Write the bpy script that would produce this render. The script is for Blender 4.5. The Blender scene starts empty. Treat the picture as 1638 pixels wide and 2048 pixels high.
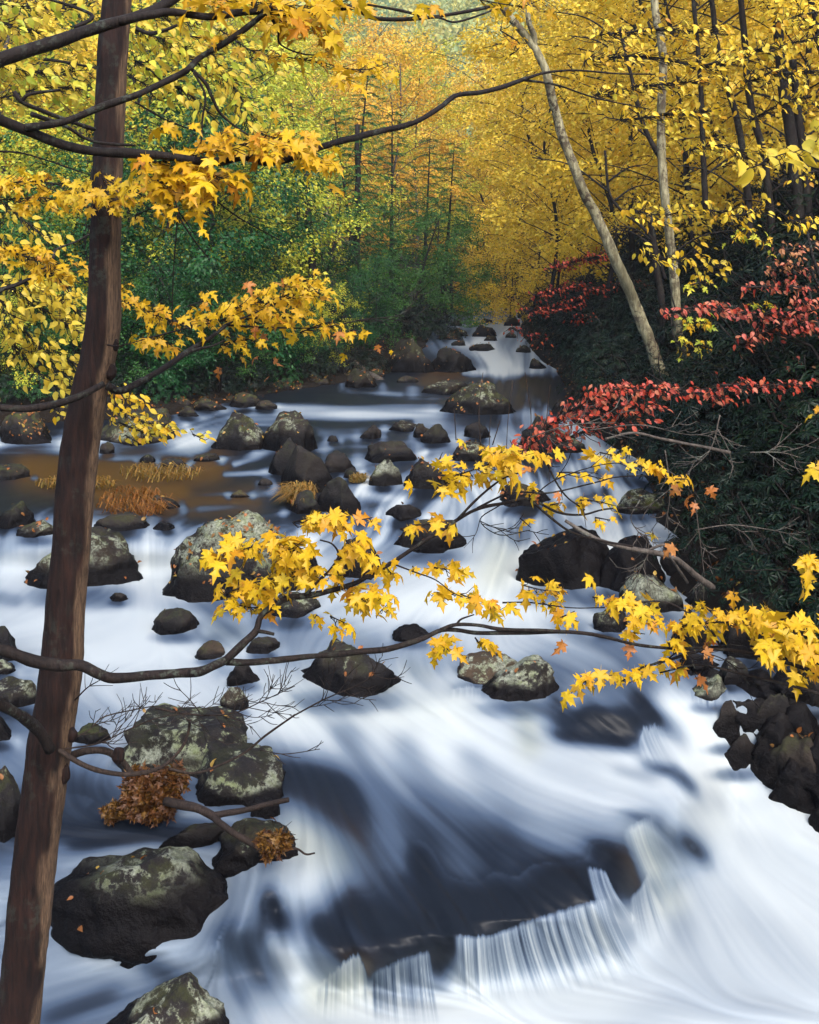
import bpy, math, random
import numpy as np
from mathutils import Vector, Matrix, Euler
from mathutils.bvhtree import BVHTree

# ------------------------------------------------------------------ camera, sky, sun, exposure
S = bpy.context.scene
COL = S.collection
F, HOR, CX, EYE = 2133.0, 560.0, 819.0, 3.0          # focal length in photo pixels, horizon row, centre column, eye height

cam_d = bpy.data.cameras.new('camera')
cam = bpy.data.objects.new('camera', cam_d)
COL.objects.link(cam)
cam.location = (0, 0, EYE)
cam.rotation_euler = (math.radians(90), 0, 0)
cam_d.sensor_fit = 'HORIZONTAL'
cam_d.sensor_width = 36.0
cam_d.lens = 36.0 * F / 1638.0
cam_d.shift_y = -(1024 - HOR) / 1638.0               # view camera: level back, lens shifted down
cam_d.clip_start = 0.05
cam_d.clip_end = 2000
S.camera = cam

SUN_EL, SUN_AZ = math.radians(50), math.radians(160)  # soft sun high over the gap in the trees, from the right and a little behind the viewpoint
world = bpy.data.worlds.new('World')
S.world = world
world.use_nodes = True
wn = world.node_tree
sky = wn.nodes.new('ShaderNodeTexSky')
sky.sky_type = 'NISHITA'
sky.sun_disc = False
sky.sun_elevation = SUN_EL
sky.sun_rotation = SUN_AZ
sky.air_density = 1.0
sky.dust_density = 3.0
sky.ozone_density = 1.0
bg = wn.nodes['Background']
bg.inputs['Strength'].default_value = 0.14
wn.links.new(sky.outputs['Color'], bg.inputs['Color'])

sun_d = bpy.data.lights.new('sun', 'SUN')
sun_d.energy = 1.5
sun_d.angle = math.radians(35)
sun_d.color = (1.0, 0.97, 0.93)
sun = bpy.data.objects.new('sun', sun_d)
COL.objects.link(sun)
sdir = Vector((math.sin(SUN_AZ) * math.cos(SUN_EL), math.cos(SUN_AZ) * math.cos(SUN_EL), math.sin(SUN_EL)))
sun.rotation_euler = sdir.to_track_quat('Z', 'Y').to_euler()
sun.location = sdir * 60

S.view_settings.view_transform = 'Standard'
S.view_settings.look = 'None'
S.view_settings.gamma = 1.0
S.view_settings.use_curve_mapping = False
S.view_settings.exposure = 1.62
S.cycles.use_denoising = True
S.cycles.max_bounces = 8
S.cycles.diffuse_bounces = 6
S.cycles.glossy_bounces = 2
S.cycles.transmission_bounces = 3
S.cycles.transparent_max_bounces = 8
S.cycles.use_adaptive_sampling = True
S.cycles.adaptive_threshold = 0.02

RNG = np.random.default_rng(7)

# ------------------------------------------------------------------ helpers
def P(px, py, Y):
    """photo pixel + distance -> point of the place"""
    return Vector(((px - CX) / F * Y, Y, EYE - (py - HOR) / F * Y))

def link(o, parent=None):
    COL.objects.link(o)
    if parent is not None:
        o.parent = parent
    return o

def tag(o, label=None, cat=None, group=None, kind=None):
    if label: o['label'] = label
    if cat: o['category'] = cat
    if group: o['group'] = group
    if kind: o['kind'] = kind
    return o

def empty(name, loc, label=None, cat=None, group=None):
    o = bpy.data.objects.new(name, None)
    o.location = loc
    o.empty_display_size = 0.1
    link(o)
    return tag(o, label, cat, group)

def mesh_np(name, V, tris=None, quads=None, mat=None, smooth=False, attrs=None):
    V = np.asarray(V, dtype=np.float32)
    me = bpy.data.meshes.new(name)
    nt = 0 if tris is None else len(tris)
    nq = 0 if quads is None else len(quads)
    loops = []
    if nt: loops.append(np.asarray(tris, dtype=np.int32).ravel())
    if nq: loops.append(np.asarray(quads, dtype=np.int32).ravel())
    loops = np.concatenate(loops)
    starts = np.concatenate([np.arange(nt) * 3, nt * 3 + np.arange(nq) * 4]).astype(np.int32)
    totals = np.concatenate([np.full(nt, 3), np.full(nq, 4)]).astype(np.int32)
    me.vertices.add(len(V)); me.vertices.foreach_set('co', V.ravel())
    me.loops.add(len(loops)); me.loops.foreach_set('vertex_index', loops)
    me.polygons.add(nt + nq)
    me.polygons.foreach_set('loop_start', starts)
    me.polygons.foreach_set('loop_total', totals)
    if smooth:
        me.polygons.foreach_set('use_smooth', np.ones(nt + nq, dtype=bool))
    for k, a in (attrs or {}).items():
        at = me.attributes.new(k, 'FLOAT', 'POINT')
        at.data.foreach_set('value', np.asarray(a, dtype=np.float32))
    me.update(calc_edges=True)
    if mat: me.materials.append(mat)
    return me

def obj(name, me, parent=None, loc=None):
    o = bpy.data.objects.new(name, me)
    if loc is not None: o.location = loc
    return link(o, parent)

def sstep(a, b, x):
    t = np.clip((x - a) / (b - a), 0, 1)
    return t * t * (3 - 2 * t)

_perm = np.random.default_rng(99).random((64, 64, 64)).astype(np.float32)
def vnoise(p, freq=1.0, seed=0):
    """smooth value noise, p: N x 3, result -1..1"""
    q = np.asarray(p, dtype=np.float64) * freq + seed * 17.31 + 100.0
    i = np.floor(q).astype(int); f = q - i
    f = f * f * (3 - 2 * f)
    out = 0
    for dx in (0, 1):
        for dy in (0, 1):
            for dz in (0, 1):
                w = (f[:, 0] if dx else 1 - f[:, 0]) * (f[:, 1] if dy else 1 - f[:, 1]) * (f[:, 2] if dz else 1 - f[:, 2])
                out = out + w * _perm[(i[:, 0] + dx) % 64, (i[:, 1] + dy) % 64, (i[:, 2] + dz) % 64]
    return out * 2 - 1

def fbm(p, freq=1.0, octv=4, seed=0):
    a, s = 1.0, 0
    for k in range(octv):
        s = s + a * vnoise(p, freq * 2 ** k, seed + k); a *= 0.5
    return s

def smooth_path(pts, n):
    """Catmull-Rom through pts (m x k) -> n x k"""
    p = np.asarray(pts, dtype=float)
    p = np.vstack([2 * p[0] - p[1], p, 2 * p[-1] - p[-2]])
    m = len(p) - 3
    t = np.linspace(0, m - 1e-6, n); i = t.astype(int); u = (t - i)[:, None]
    a, b, c, d = p[i], p[i + 1], p[i + 2], p[i + 3]
    return 0.5 * (2 * b + (c - a) * u + (2 * a - 5 * b + 4 * c - d) * u ** 2 + (3 * b - a - 3 * c + d) * u ** 3)

def tube(path, radii, sides=6, knob=0.0, seed=0):
    """-> verts, quads for a tapered tube along path"""
    path = np.asarray(path, float); n = len(path)
    radii = np.asarray(radii, float) * np.ones(n)
    T = np.gradient(path, axis=0); T /= np.linalg.norm(T, axis=1, keepdims=True) + 1e-9
    up = np.array([0.31, 0.2, 0.93]);
    A = np.cross(T, up); bad = np.linalg.norm(A, axis=1) < 0.2
    A[bad] = np.cross(T[bad], [1.0, 0.1, 0]); A /= np.linalg.norm(A, axis=1, keepdims=True)
    B = np.cross(T, A)
    th = np.arange(sides) / sides * 2 * np.pi
    ring = A[:, None, :] * np.cos(th)[None, :, None] + B[:, None, :] * np.sin(th)[None, :, None]
    V = path[:, None, :] + ring * radii[:, None, None]
    V = V.reshape(-1, 3)
    if knob:
        nn = vnoise(V, 9.0, seed) + 0.6 * vnoise(V, 26.0, seed + 3)
        V = V + ring.reshape(-1, 3) * (nn * knob * np.repeat(radii, sides))[:, None]
    i = np.arange(n - 1)[:, None] * sides; j = np.arange(sides)[None, :]; j2 = (j + 1) % sides
    Q = np.stack([i + j, i + j2, i + sides + j2, i + sides + j], -1).reshape(-1, 4)
    return V, Q

class Geo:
    """collects tubes into one mesh"""
    def __init__(s): s.V, s.Q, s.T, s.n = [], [], [], 0
    def add(s, V, Q=None, T=None):
        if Q is not None and len(Q): s.Q.append(np.asarray(Q) + s.n)
        if T is not None and len(T): s.T.append(np.asarray(T) + s.n)
        s.V.append(V); s.n += len(V)
    def tube(s, path, radii, sides=6, knob=0.0, seed=0):
        V, Q = tube(path, radii, sides, knob, seed); s.add(V, Q)
        c = np.vstack([path[0], path[-1]]); k = sides
        i0 = s.n; s.V.append(c); s.n += 2
        j = np.arange(k); b = i0 - len(V)
        s.T.append(np.stack([np.full(k, i0), b + (j + 1) % k, b + j], -1))
        e = i0 - k
        s.T.append(np.stack([np.full(k, i0 + 1), e + j, e + (j + 1) % k], -1))
    def mesh(s, name, mat, smooth=True):
        return mesh_np(name, np.vstack(s.V), np.vstack(s.T) if s.T else None, np.vstack(s.Q) if s.Q else None, mat, smooth)

# ------------------------------------------------------------------ materials
class NT:
    def __init__(s, name):
        s.m = bpy.data.materials.new(name); s.m.use_nodes = True
        s.t = s.m.node_tree; s.t.nodes.clear()
        s.out = s.n('ShaderNodeOutputMaterial')
    def n(s, typ, **kw):
        nd = s.t.nodes.new(typ)
        for k, v in kw.items():
            if k.startswith('i_'): nd.inputs[k[2:].replace('_', ' ')].default_value = v
            else: setattr(nd, k, v)
        return nd
    def l(s, a, b): s.t.links.new(a, b)
    def val(s, x, inp):
        if hasattr(x, 'is_output') or isinstance(x, bpy.types.NodeSocket): s.l(x, inp)
        else: inp.default_value = x
    def math(s, op, a, b=0.0, clamp=False):
        nd = s.n('ShaderNodeMath', operation=op, use_clamp=clamp)
        s.val(a, nd.inputs[0]); s.val(b, nd.inputs[1]); return nd.outputs[0]
    def mix(s, f, a, b, blend='MIX'):
        nd = s.n('ShaderNodeMix', data_type='RGBA', blend_type=blend)
        s.val(f, nd.inputs[0])
        for x, i in ((a, 6), (b, 7)):
            if isinstance(x, tuple): nd.inputs[i].default_value = (*x[:3], 1)
            else: s.l(x, nd.inputs[i])
        return nd.outputs[2]
    def ramp(s, f, stops, interp='LINEAR'):
        nd = s.n('ShaderNodeValToRGB'); cr = nd.color_ramp; cr.interpolation = interp
        while len(cr.elements) < len(stops): cr.elements.new(0.5)
        for e, (p, c) in zip(cr.elements, stops):
            e.position = p; e.color = (*c, 1) if isinstance(c, tuple) else (c, c, c, 1)
        s.val(f, nd.inputs[0]); return nd.outputs[0]
    def noise(s, vec, scale, detail=4, rough=0.55, dist=0.0):
        nd = s.n('ShaderNodeTexNoise'); nd.inputs['Scale'].default_value = scale
        nd.inputs['Detail'].default_value = detail; nd.inputs['Roughness'].default_value = rough
        nd.inputs['Distortion'].default_value = dist
        if vec is not None: s.l(vec, nd.inputs['Vector'])
        return nd.outputs[0]
    def attr(s, name): return s.n('ShaderNodeAttribute', attribute_name=name).outputs['Fac']
    def bump(s, h, strength, dist):
        nd = s.n('ShaderNodeBump'); nd.inputs['Strength'].default_value = strength
        nd.inputs['Distance'].default_value = dist; s.l(h, nd.inputs['Height']); return nd.outputs[0]
    def bsdf(s, col, rough=0.6, spec=0.5, normal=None):
        b = s.n('ShaderNodeBsdfPrincipled')
        if isinstance(col, tuple): b.inputs['Base Color'].default_value = (*col, 1)
        else: s.l(col, b.inputs['Base Color'])
        s.val(rough, b.inputs['Roughness']); s.val(spec, b.inputs['Specular IOR Level'])
        if normal is not None: s.l(normal, b.inputs['Normal'])
        return b.outputs[0]
    def done(s, sh): s.l(sh, s.out.inputs['Surface']); return s.m

def mat_leaf(name, cols, trans=0.45, rough=0.45, spec=0.3, gain=1.0):
    """leaf colour picked per leaf: random per object plus the 'rnd' value of joined leaves"""
    t = NT(name)
    r = t.math('FRACT', t.math('ADD', t.n('ShaderNodeObjectInfo').outputs['Random'], t.math('MULTIPLY', t.attr('rnd'), 0.55)))
    k = len(cols)
    c = t.ramp(r, [(i / (k - 1), tuple(x * gain for x in cc)) for i, cc in enumerate(cols)])
    g = t.n('ShaderNodeNewGeometry').outputs['Position']
    n = t.noise(g, 60, 2)
    c = t.mix(t.math('MULTIPLY', n, 0.5), c, tuple(x * 0.72 for x in cols[0]))
    e = t.math('MULTIPLY', t.math('POWER', t.attr('edge'), 2.2), t.ramp(t.noise(g, 45, 2), [(0.46, 0.0), (0.66, 0.75)]))
    c = t.mix(e, c, (cols[0][0] * .55, cols[0][1] * .32, cols[0][2] * .8))
    d = t.bsdf(c, rough, spec)
    tr = t.n('ShaderNodeBsdfTranslucent'); t.l(c, tr.inputs['Color'])
    mx = t.n('ShaderNodeMixShader'); mx.inputs[0].default_value = trans
    t.l(d, mx.inputs[1]); t.l(tr.outputs[0], mx.inputs[2])
    return t.done(mx.outputs[0])

def mat_bark(name, dark, light, lichen=None, lich_amt=0.5, scale=1.0, cover=.53, dry=None):
    t = NT(name)
    g = t.n('ShaderNodeNewGeometry'); pos = g.outputs['Position']
    mp = t.n('ShaderNodeMapping'); t.l(pos, mp.inputs['Vector']); mp.inputs['Scale'].default_value = (62 * scale, 62 * scale, 9 * scale)
    n1 = t.noise(mp.outputs[0], 1.0, 5, 0.65)
    n2 = t.noise(pos, 5 * scale, 4)
    c = t.mix(t.ramp(n1, [(0.35, 0.0), (0.65, 1.0)]), dark, light)
    c = t.mix(t.ramp(n2, [(0.4, 0.0), (0.7, 0.6)]), c, tuple(x * 0.5 for x in dark))
    if lichen:
        n3 = t.noise(pos, 22 * scale, 5, 0.7); n4 = t.noise(pos, 3.1 * scale, 2)
        m = t.math('MULTIPLY', t.ramp(n3, [(cover, 0.0), (cover + .07, 1.0)]), t.ramp(n4, [(cover - .11, 0.0), (cover + .09, 1.0)]))
        c = t.mix(t.math('MULTIPLY', m, lich_amt), c, lichen)
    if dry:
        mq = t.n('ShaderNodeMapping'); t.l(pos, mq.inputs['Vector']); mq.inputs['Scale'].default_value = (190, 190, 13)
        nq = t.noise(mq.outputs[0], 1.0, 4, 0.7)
    if dry:                                              # bark stays dark except where the vertex mask turns one side tan
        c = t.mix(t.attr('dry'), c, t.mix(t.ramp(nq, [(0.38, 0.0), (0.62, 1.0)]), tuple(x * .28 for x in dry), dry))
    return t.done(t.bsdf(c, 0.8, 0.2, t.bump(n1, 0.7, 0.012 / scale)))

def mat_rock():
    """object colour: R lichen, G moss, B brown stain; vertex 'wet' 1 at the waterline"""
    t = NT('river_rock')
    pos = t.n('ShaderNodeNewGeometry').outputs['Position']
    nz = t.n('ShaderNodeSeparateXYZ'); t.l(t.n('ShaderNodeNewGeometry').outputs['Normal'], nz.inputs[0])
    oc = t.n('ShaderNodeSeparateColor'); t.l(t.n('ShaderNodeObjectInfo').outputs['Color'], oc.inputs[0])
    up = t.ramp(nz.outputs[2], [(0.12, 0.0), (0.62, 1.0)])
    wet = t.attr('wet')
    n1 = t.noise(pos, 7, 6, 0.65); n2 = t.noise(pos, 14, 9, 0.74, 0.15); n3 = t.noise(pos, 2.3, 3); n4 = t.noise(pos, 55, 4, 0.7)
    base = t.mix(t.ramp(n1, [(0.35, 0.0), (0.68, 1.0)]), (0.0045, 0.0038, 0.0042), (0.015, 0.0125, 0.012))
    base = t.mix(t.math('MULTIPLY', t.ramp(n3, [(0.4, 0.0), (0.65, 1.0)]), oc.outputs[2]), base, (0.045, 0.030, 0.018))
    # lichen: pale blotches on the dry upper faces
    lm = t.math('ADD', t.math('MULTIPLY', n2, 0.62), t.math('MULTIPLY', n3, 0.38))
    thr = t.math('SUBTRACT', 0.68, t.math('MULTIPLY', oc.outputs[0], 0.215))
    lm = t.math('MULTIPLY', t.math('SUBTRACT', lm, thr), 26.0, True)
    lm = t.math('MULTIPLY', lm, t.math('MULTIPLY', t.ramp(nz.outputs[2], [(0.0, 0.12), (0.45, 1.0)]), t.math('SUBTRACT', 1.0, wet, True)))
    lich = t.mix(t.ramp(n4, [(0.35, 0.0), (0.65, 1.0)]), (0.055, 0.058, 0.042), (0.24, 0.255, 0.195))
    lich = t.mix(t.ramp(n1, [(0.5, 0.0), (0.72, 0.7)]), lich, (0.15, 0.18, 0.06))
    c = t.mix(t.math('MULTIPLY', lm, 0.9), base, lich)
    mo = t.math('MULTIPLY', t.ramp(t.noise(pos, 9, 5, 0.7), [(0.46, 0.0), (0.58, 1.0)]), t.math('MULTIPLY', up, oc.outputs[1]))
    mo = t.math('MULTIPLY', mo, t.math('SUBTRACT', 1.0, wet, True))
    c = t.mix(mo, c, t.mix(n4, (0.012, 0.017, 0.003), (0.055, 0.06, 0.013)))
    c = t.mix(t.math('MULTIPLY', wet, 0.94), c, (0.004, 0.0035, 0.004))
    rough = t.math('SUBTRACT', 0.85, t.math('MULTIPLY', wet, 0.40))
    h = t.math('ADD', n1, t.math('MULTIPLY', n4, 0.25))
    return t.done(t.bsdf(c, rough, t.math('SUBTRACT', 0.20, t.math('MULTIPLY', wet, 0.15)), t.bump(h, 0.8, 0.04)))

def mat_soil():
    t = NT('forest_floor_soil')
    pos = t.n('ShaderNodeNewGeometry').outputs['Position']
    n1 = t.noise(pos, 6, 6, 0.7); n2 = t.noise(pos, 38, 4, 0.7)
    c = t.mix(n1, (0.004, 0.0028, 0.002), (0.012, 0.008, 0.005))
    c = t.mix(t.ramp(n2, [(0.6, 0.0), (0.7, 0.6)]), c, (0.06, 0.026, 0.007))
    return t.done(t.bsdf(c, 0.9, 0.15, t.bump(n2, 0.8, 0.05)))

def mat_water(name='stream_water'):
    t = NT(name)
    pos = t.n('ShaderNodeNewGeometry').outputs['Position']
    foam = t.attr('foam'); brown = t.attr('brown')
    deep = t.mix(brown, (0.006, 0.008, 0.012), (0.060, 0.032, 0.010))
    c = t.ramp(foam, [(0.0, 0.0), (1.0, 1.0)])
    col = t.ramp(foam, [(0.0, (0.006, 0.008, 0.014)), (0.22, (0.013, 0.019, 0.032)), (0.45, (0.048, 0.069, 0.105)), (0.7, (0.135, 0.168, 0.205)), (1.0, (0.335, 0.365, 0.37))])
    col = t.mix(t.ramp(foam, [(0.08, 1.0), (0.4, 0.0)]), col, deep)
    col = t.mix(t.math('MULTIPLY', brown, 0.75), col, t.mix(1.0, col, (1.0, 0.95, 0.76), 'MULTIPLY'))
    rough = t.ramp(foam, [(0.0, 0.34), (0.5, 0.55), (1.0, 0.9)])
    spec = t.ramp(foam, [(0.0, 0.08), (0.6, 0.10)])
    return t.done(t.bsdf(col, rough, spec))

# outlines of the boulders in photo pixels, so that the water parts round them
ROCKBOX = [(96, 1712, 484, 1895), (190, 1972, 466, 2120), (-60, 1530, 52, 1690), (228, 1442, 512, 1562), (362, 1510, 572, 1622), (300, 1652, 470, 1700), (420, 1655, 596, 1738), (578, 1294, 812, 1396), (955, 1320, 1130, 1410), (905, 1318, 1060, 1372), (302, 1220, 402, 1270), (388, 1284, 452, 1320), (492, 1279, 562, 1310), (455, 1332, 522, 1370), (440, 1380, 502, 1424), (-20, 1364, 78, 1422), (145, 1450, 222, 1492), (-40, 1252, 46, 1325), (-30, 1318, 34, 1350), (-40, 1435, 30, 1490), (214, 1186, 256, 1204), (48, 1062, 284, 1186), (325, 1030, 612, 1204), (-20, 1006, 72, 1058), (30, 1044, 112, 1078), (668, 1078, 768, 1160), (602, 1098, 642, 1150), (500, 1190, 640, 1240), (762, 1036, 935, 1108), (770, 1008, 846, 1042), (783, 1250, 866, 1284), (413, 826, 534, 902), (520, 822, 640, 908), (538, 876, 626, 952), (553, 896, 694, 990), (648, 902, 716, 946), (632, 950, 724, 1034), (574, 980, 650, 1030), (738, 918, 804, 974), (686, 934, 722, 958), (724, 884, 836, 926), (800, 914, 904, 980), (718, 850, 762, 878), (774, 842, 832, 864), (842, 848, 904, 888), (826, 846, 864, 876), (928, 846, 980, 878), (896, 882, 992, 924), (655, 870, 680, 884), (516, 958, 546, 972), (460, 980, 502, 996), (298, 990, 360, 1020), (305, 1044, 352, 1062), (188, 1030, 300, 1064), (276, 910, 312, 926), (388, 908, 440, 924), (322, 918, 372, 936), (200, 884, 230, 908), (-30, 932, 62, 962), (196, 822, 356, 892), (356, 812, 402, 834), (386, 796, 458, 822), (450, 784, 520, 816), (510, 800, 554, 820), (0, 822, 120, 890), (690, 738, 760, 776), (788, 752, 838, 766), (765, 676, 872, 746), (850, 692, 952, 746), (834, 764, 940, 790), (878, 760, 1038, 832), (1094, 798, 1138, 830), (1036, 826, 1172, 908), (938, 688, 994, 703), (938, 650, 994, 674), (985, 968, 1105, 1014), (1228, 980, 1330, 1030), (1032, 1056, 1250, 1182), (1190, 1070, 1340, 1185), (1236, 1150, 1366, 1230), (1372, 1160, 1430, 1214), (1185, 1212, 1262, 1268), (1378, 1352, 1462, 1412), (1412, 1402, 1500, 1496), (1428, 1322, 1500, 1372), (1422, 1470, 1530, 1545), (1522, 1476, 1680, 1630), (1490, 1390, 1600, 1490), (1560, 1330, 1690, 1440), (1622, 1618, 1700, 1676), (1290, 880, 1360, 940), (1330, 1220, 1440, 1300), (1320, 1060, 1440, 1160), (1440, 1180, 1600, 1330), (500, 1600, 560, 1640)]

# ------------------------------------------------------------------ the stream: height from surveyed columns, foam and flow from strokes
# every column: (photo column, [(photo row, height above the lowest pool)...])
_far = [(600, 1.78), (620, 1.70), (640, 1.63), (660, 1.57), (690, 1.45), (740, 1.16), (760, 1.13), (800, 1.09), (830, 1.04), (880, 0.98)]
ZCOL = [
    (-300, _far + [(920, .96), (960, .93), (1060, .88), (1080, .86), (1165, .62), (1250, .58), (1350, .56), (1420, .54), (1500, .50), (1600, .44), (1700, .36), (1850, .22), (2048, .08), (2500, .0)]),
    (150, _far + [(920, .96), (960, .93), (1060, .88), (1078, .86), (1160, .61), (1250, .58), (1350, .56), (1420, .54), (1500, .50), (1600, .42), (1650, .40), (1700, .34), (1760, .30), (1900, .12), (1960, .05), (2048, .0), (2500, 0)]),
    (300, _far + [(920, .96), (960, .93), (1058, .88), (1075, .87), (1165, .60), (1250, .58), (1350, .56), (1420, .54), (1500, .50), (1600, .42), (1650, .40), (1700, .34), (1760, .29), (1900, .12), (1960, .04), (2048, .0), (2500, 0)]),
    (520, _far + [(920, .96), (960, .93), (1050, .88), (1090, .80), (1180, .61), (1300, .58), (1370, .555), (1430, .53), (1500, .48), (1700, .35), (1800, .27), (1850, .24), (1960, .03), (2048, .0), (2500, 0)]),
    (720, _far + [(920, .95), (960, .93), (1015, .88), (1110, .66), (1200, .62), (1300, .58), (1390, .55), (1430, .52), (1500, .47), (1700, .36), (1800, .31), (1890, .28), (1905, .26), (1990, .01), (2048, .0), (2500, 0)]),
    (900, _far + [(920, .95), (960, .93), (1030, .87), (1120, .64), (1200, .62), (1300, .585), (1395, .56), (1440, .51), (1500, .47), (1700, .365), (1800, .325), (1868, .30), (1885, .27), (1995, .01), (2048, .0), (2500, 0)]),
    (1050, _far + [(920, .96), (960, .94), (1020, .89), (1070, .80), (1150, .63), (1250, .60), (1330, .58), (1410, .55), (1440, .50), (1500, .46), (1700, .37), (1838, .315), (1855, .28), (1985, .01), (2048, .0), (2500, 0)]),
    (1200, _far + [(920, .96), (960, .95), (1050, .90), (1085, .88), (1165, .64), (1220, .62), (1300, .60), (1370, .58), (1400, .57), (1490, .45), (1550, .44), (1650, .38), (1740, .335), (1800, .29), (1960, .0), (2048, .0), (2500, 0)]),
    (1350, _far + [(920, .97), (960, .96), (1060, .91), (1100, .86), (1170, .66), (1220, .63), (1300, .60), (1370, .58), (1400, .56), (1480, .43), (1560, .40), (1600, .375), (1640, .32), (1760, .06), (1850, .01), (2048, .0), (2500, 0)]),
    (1480, _far + [(920, .98), (960, .97), (1060, .92), (1220, .66), (1300, .62), (1400, .55), (1440, .46), (1520, .26), (1600, .12), (1700, .06), (1850, .0), (2048, .0), (2500, 0)]),
    (2500, _far + [(920, .98), (960, .97), (1060, .92), (1220, .66), (1300, .62), (1400, .50), (1520, .24), (1600, .12), (1700, .06), (1850, .0), (2048, .0), (2500, 0)]),
]
def _pchip(xs, ys, x):
    xs = np.array(xs, float); ys = np.array(ys, float); h = np.diff(xs); d = np.diff(ys) / h
    m = np.zeros(len(xs)); m[0], m[-1] = d[0], d[-1]
    for i in range(1, len(xs) - 1):
        if d[i - 1] * d[i] > 0:
            w1, w2 = 2 * h[i] + h[i - 1], h[i] + 2 * h[i - 1]
            m[i] = (w1 + w2) / (w1 / d[i - 1] + w2 / d[i])
    i = np.clip(np.searchsorted(xs, x) - 1, 0, len(xs) - 2); t = np.clip((x - xs[i]) / h[i], 0, 1)
    return (ys[i] * (2 * t ** 3 - 3 * t ** 2 + 1) + h[i] * m[i] * (t ** 3 - 2 * t ** 2 + t)
            + ys[i + 1] * (-2 * t ** 3 + 3 * t ** 2) + h[i] * m[i + 1] * (t ** 3 - t ** 2))

GX = np.arange(-330, 2420, 4.0)
GY = np.arange(606, 2420, 4.0)
_cols = np.stack([_pchip([a for a, b in c], [b for a, b in c], GY) for _, c in ZCOL], 1)
_cx = np.array([c for c, _ in ZCOL], float)
def _interp_cols(x):
    i = np.clip(np.searchsorted(_cx, x) - 1, 0, len(_cx) - 2)
    t = np.clip((x - _cx[i]) / (_cx[i + 1] - _cx[i]), 0, 1); t = t * t * (3 - 2 * t)
    return _cols[:, i] * (1 - t) + _cols[:, i + 1] * t
ZG = _interp_cols(GX)                                   # rows x cols

PXG, PYG = np.meshgrid(GX, GY)
def seg_dist(pts, X, Yy, aspect=1.0):
    """distance of grid points to a polyline, and the position along it 0..1"""
    best = np.full(X.shape, 1e9); par = np.zeros(X.shape); n = len(pts) - 1
    for k in range(n):
        (x0, y0), (x1, y1) = pts[k][:2], pts[k + 1][:2]
        dx, dy = x1 - x0, (y1 - y0) * aspect; L = dx * dx + dy * dy + 1e-6
        t = np.clip(((X - x0) * dx + (Yy - y0) * aspect * dy) / L, 0, 1)
        d = np.hypot(X - x0 - t * dx, (Yy - y0) * aspect - t * dy)
        m = d < best; best[m] = d[m]; par[m] = (k + t[m]) / n
    return best, par

# humps and hollows of the surface: (points, radius px, height m)
for pts, r, dz in [
        ([(1180, 1420), (1260, 1440)], 75, .05), ([(1330, 1560), (1385, 1590)], 45, .035), ([(960, 1560), (1150, 1600)], 120, .03),
        ([(560, 1770), (480, 1850), (430, 1900)], 50, .05), ([(300, 1890), (380, 1930)], 50, .05), ([(560, 1880), (590, 1960)], 40, .05),
        ([(545, 1830), (550, 1870)], 32, -.05), ([(1020, 1090), (1000, 1140)], 45, .05), ([(880, 1440), (760, 1480)], 90, .04),
        ([(690, 1640), (650, 1720)], 60, .03), ([(870, 1850), (885, 1930)], 26, -.02), ([(1180, 1180), (1300, 1260)], 60, .02)]:
    d, _ = seg_dist(pts, PXG, PYG); ZG += dz * np.exp(-(d / r) ** 2)

def gsample(G, px, py):
    x = np.clip((np.asarray(px, float) - GX[0]) / 4.0, 0, len(GX) - 1.001); y = np.clip((np.asarray(py, float) - GY[0]) / 4.0, 0, len(GY) - 1.001)
    i, j = x.astype(int), y.astype(int); u, v = x - i, y - j
    return (G[j, i] * (1 - u) + G[j, i + 1] * u) * (1 - v) + (G[j + 1, i] * (1 - u) + G[j + 1, i + 1] * u) * v

def wz(px, py): return float(gsample(ZG, px, py))
def wpoint(px, py):
    z = gsample(ZG, px, py); Y = (EYE - z) * F / (np.asarray(py, float) - HOR)
    return np.stack([(np.asarray(px, float) - CX) / F * Y, Y, z], -1)

# foam survey, one digit per 100 px
FOAM = [
 (600, "33333333334333333"), (640, "33333333346433333"), (655, "33333333347543333"), (675, "33333333345543333"), (700, "22222222256722222"),
 (725, "22222222225832222"), (742, "22222222236652222"), (757, "11111111222332222"), (775, "11111111233232222"), (790, "11111122333232222"),
 (808, "11222233433232222"), (822, "11233578774345533"), (838, "11344556767788833"), (860, "33356433356678844"), (885, "35788533477668843"),
 (905, "35776343455788866"), (925, "12334435566688877"), (950, "11112245666788865"), (975, "11112234578888755"), (1000, "22222323578888866"),
 (1025, "34443323478888777"), (1050, "36654334688888877"), (1075, "57666556667787655"), (1100, "67767666789998655"), (1130, "87788777899998744"),
 (1160, "88899888899986655"), (1190, "77889888999987755"), (1220, "89999878999998765"), (1250, "89998767888887654"), (1280, "89998655678766543"),
 (1310, "78998765667665543"), (1340, "57888876765555444"), (1370, "57888887787555544"), (1400, "46788888899864764"), (1430, "35677888999862884"),
 (1460, "36777888999962783"), (1490, "37766679999843983"), (1520, "45566656899989994"), (1550, "44455432689999984"), (1580, "33344322568988896"),
 (1610, "22355432456787789"), (1640, "22334553345666899"), (1670, "22344676334555789"), (1700, "34466886333444788"), (1730, "45566876433335788"),
 (1760, "55556776332223888"), (1790, "66666765222114888"), (1820, "76666755211115888"), (1850, "75555455211115888"), (1880, "66655454211126888"),
 (1910, "56776564211248888"), (1940, "67776565344588888"), (1970, "66656577677788888"), (2000, "65556678888898888"), (2030, "55556789999998888"),
 (2060, "55567789999998888"), (2420, "56677899999999999")]
_fr = np.array([r for r, _ in FOAM], float); _fm = np.array([[int(c) for c in s] for _, s in FOAM], float) / 9.0
_fx = np.arange(17) * 100.0
_t = np.stack([np.interp(GY, _fr, _fm[:, k]) for k in range(17)], 1)
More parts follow.
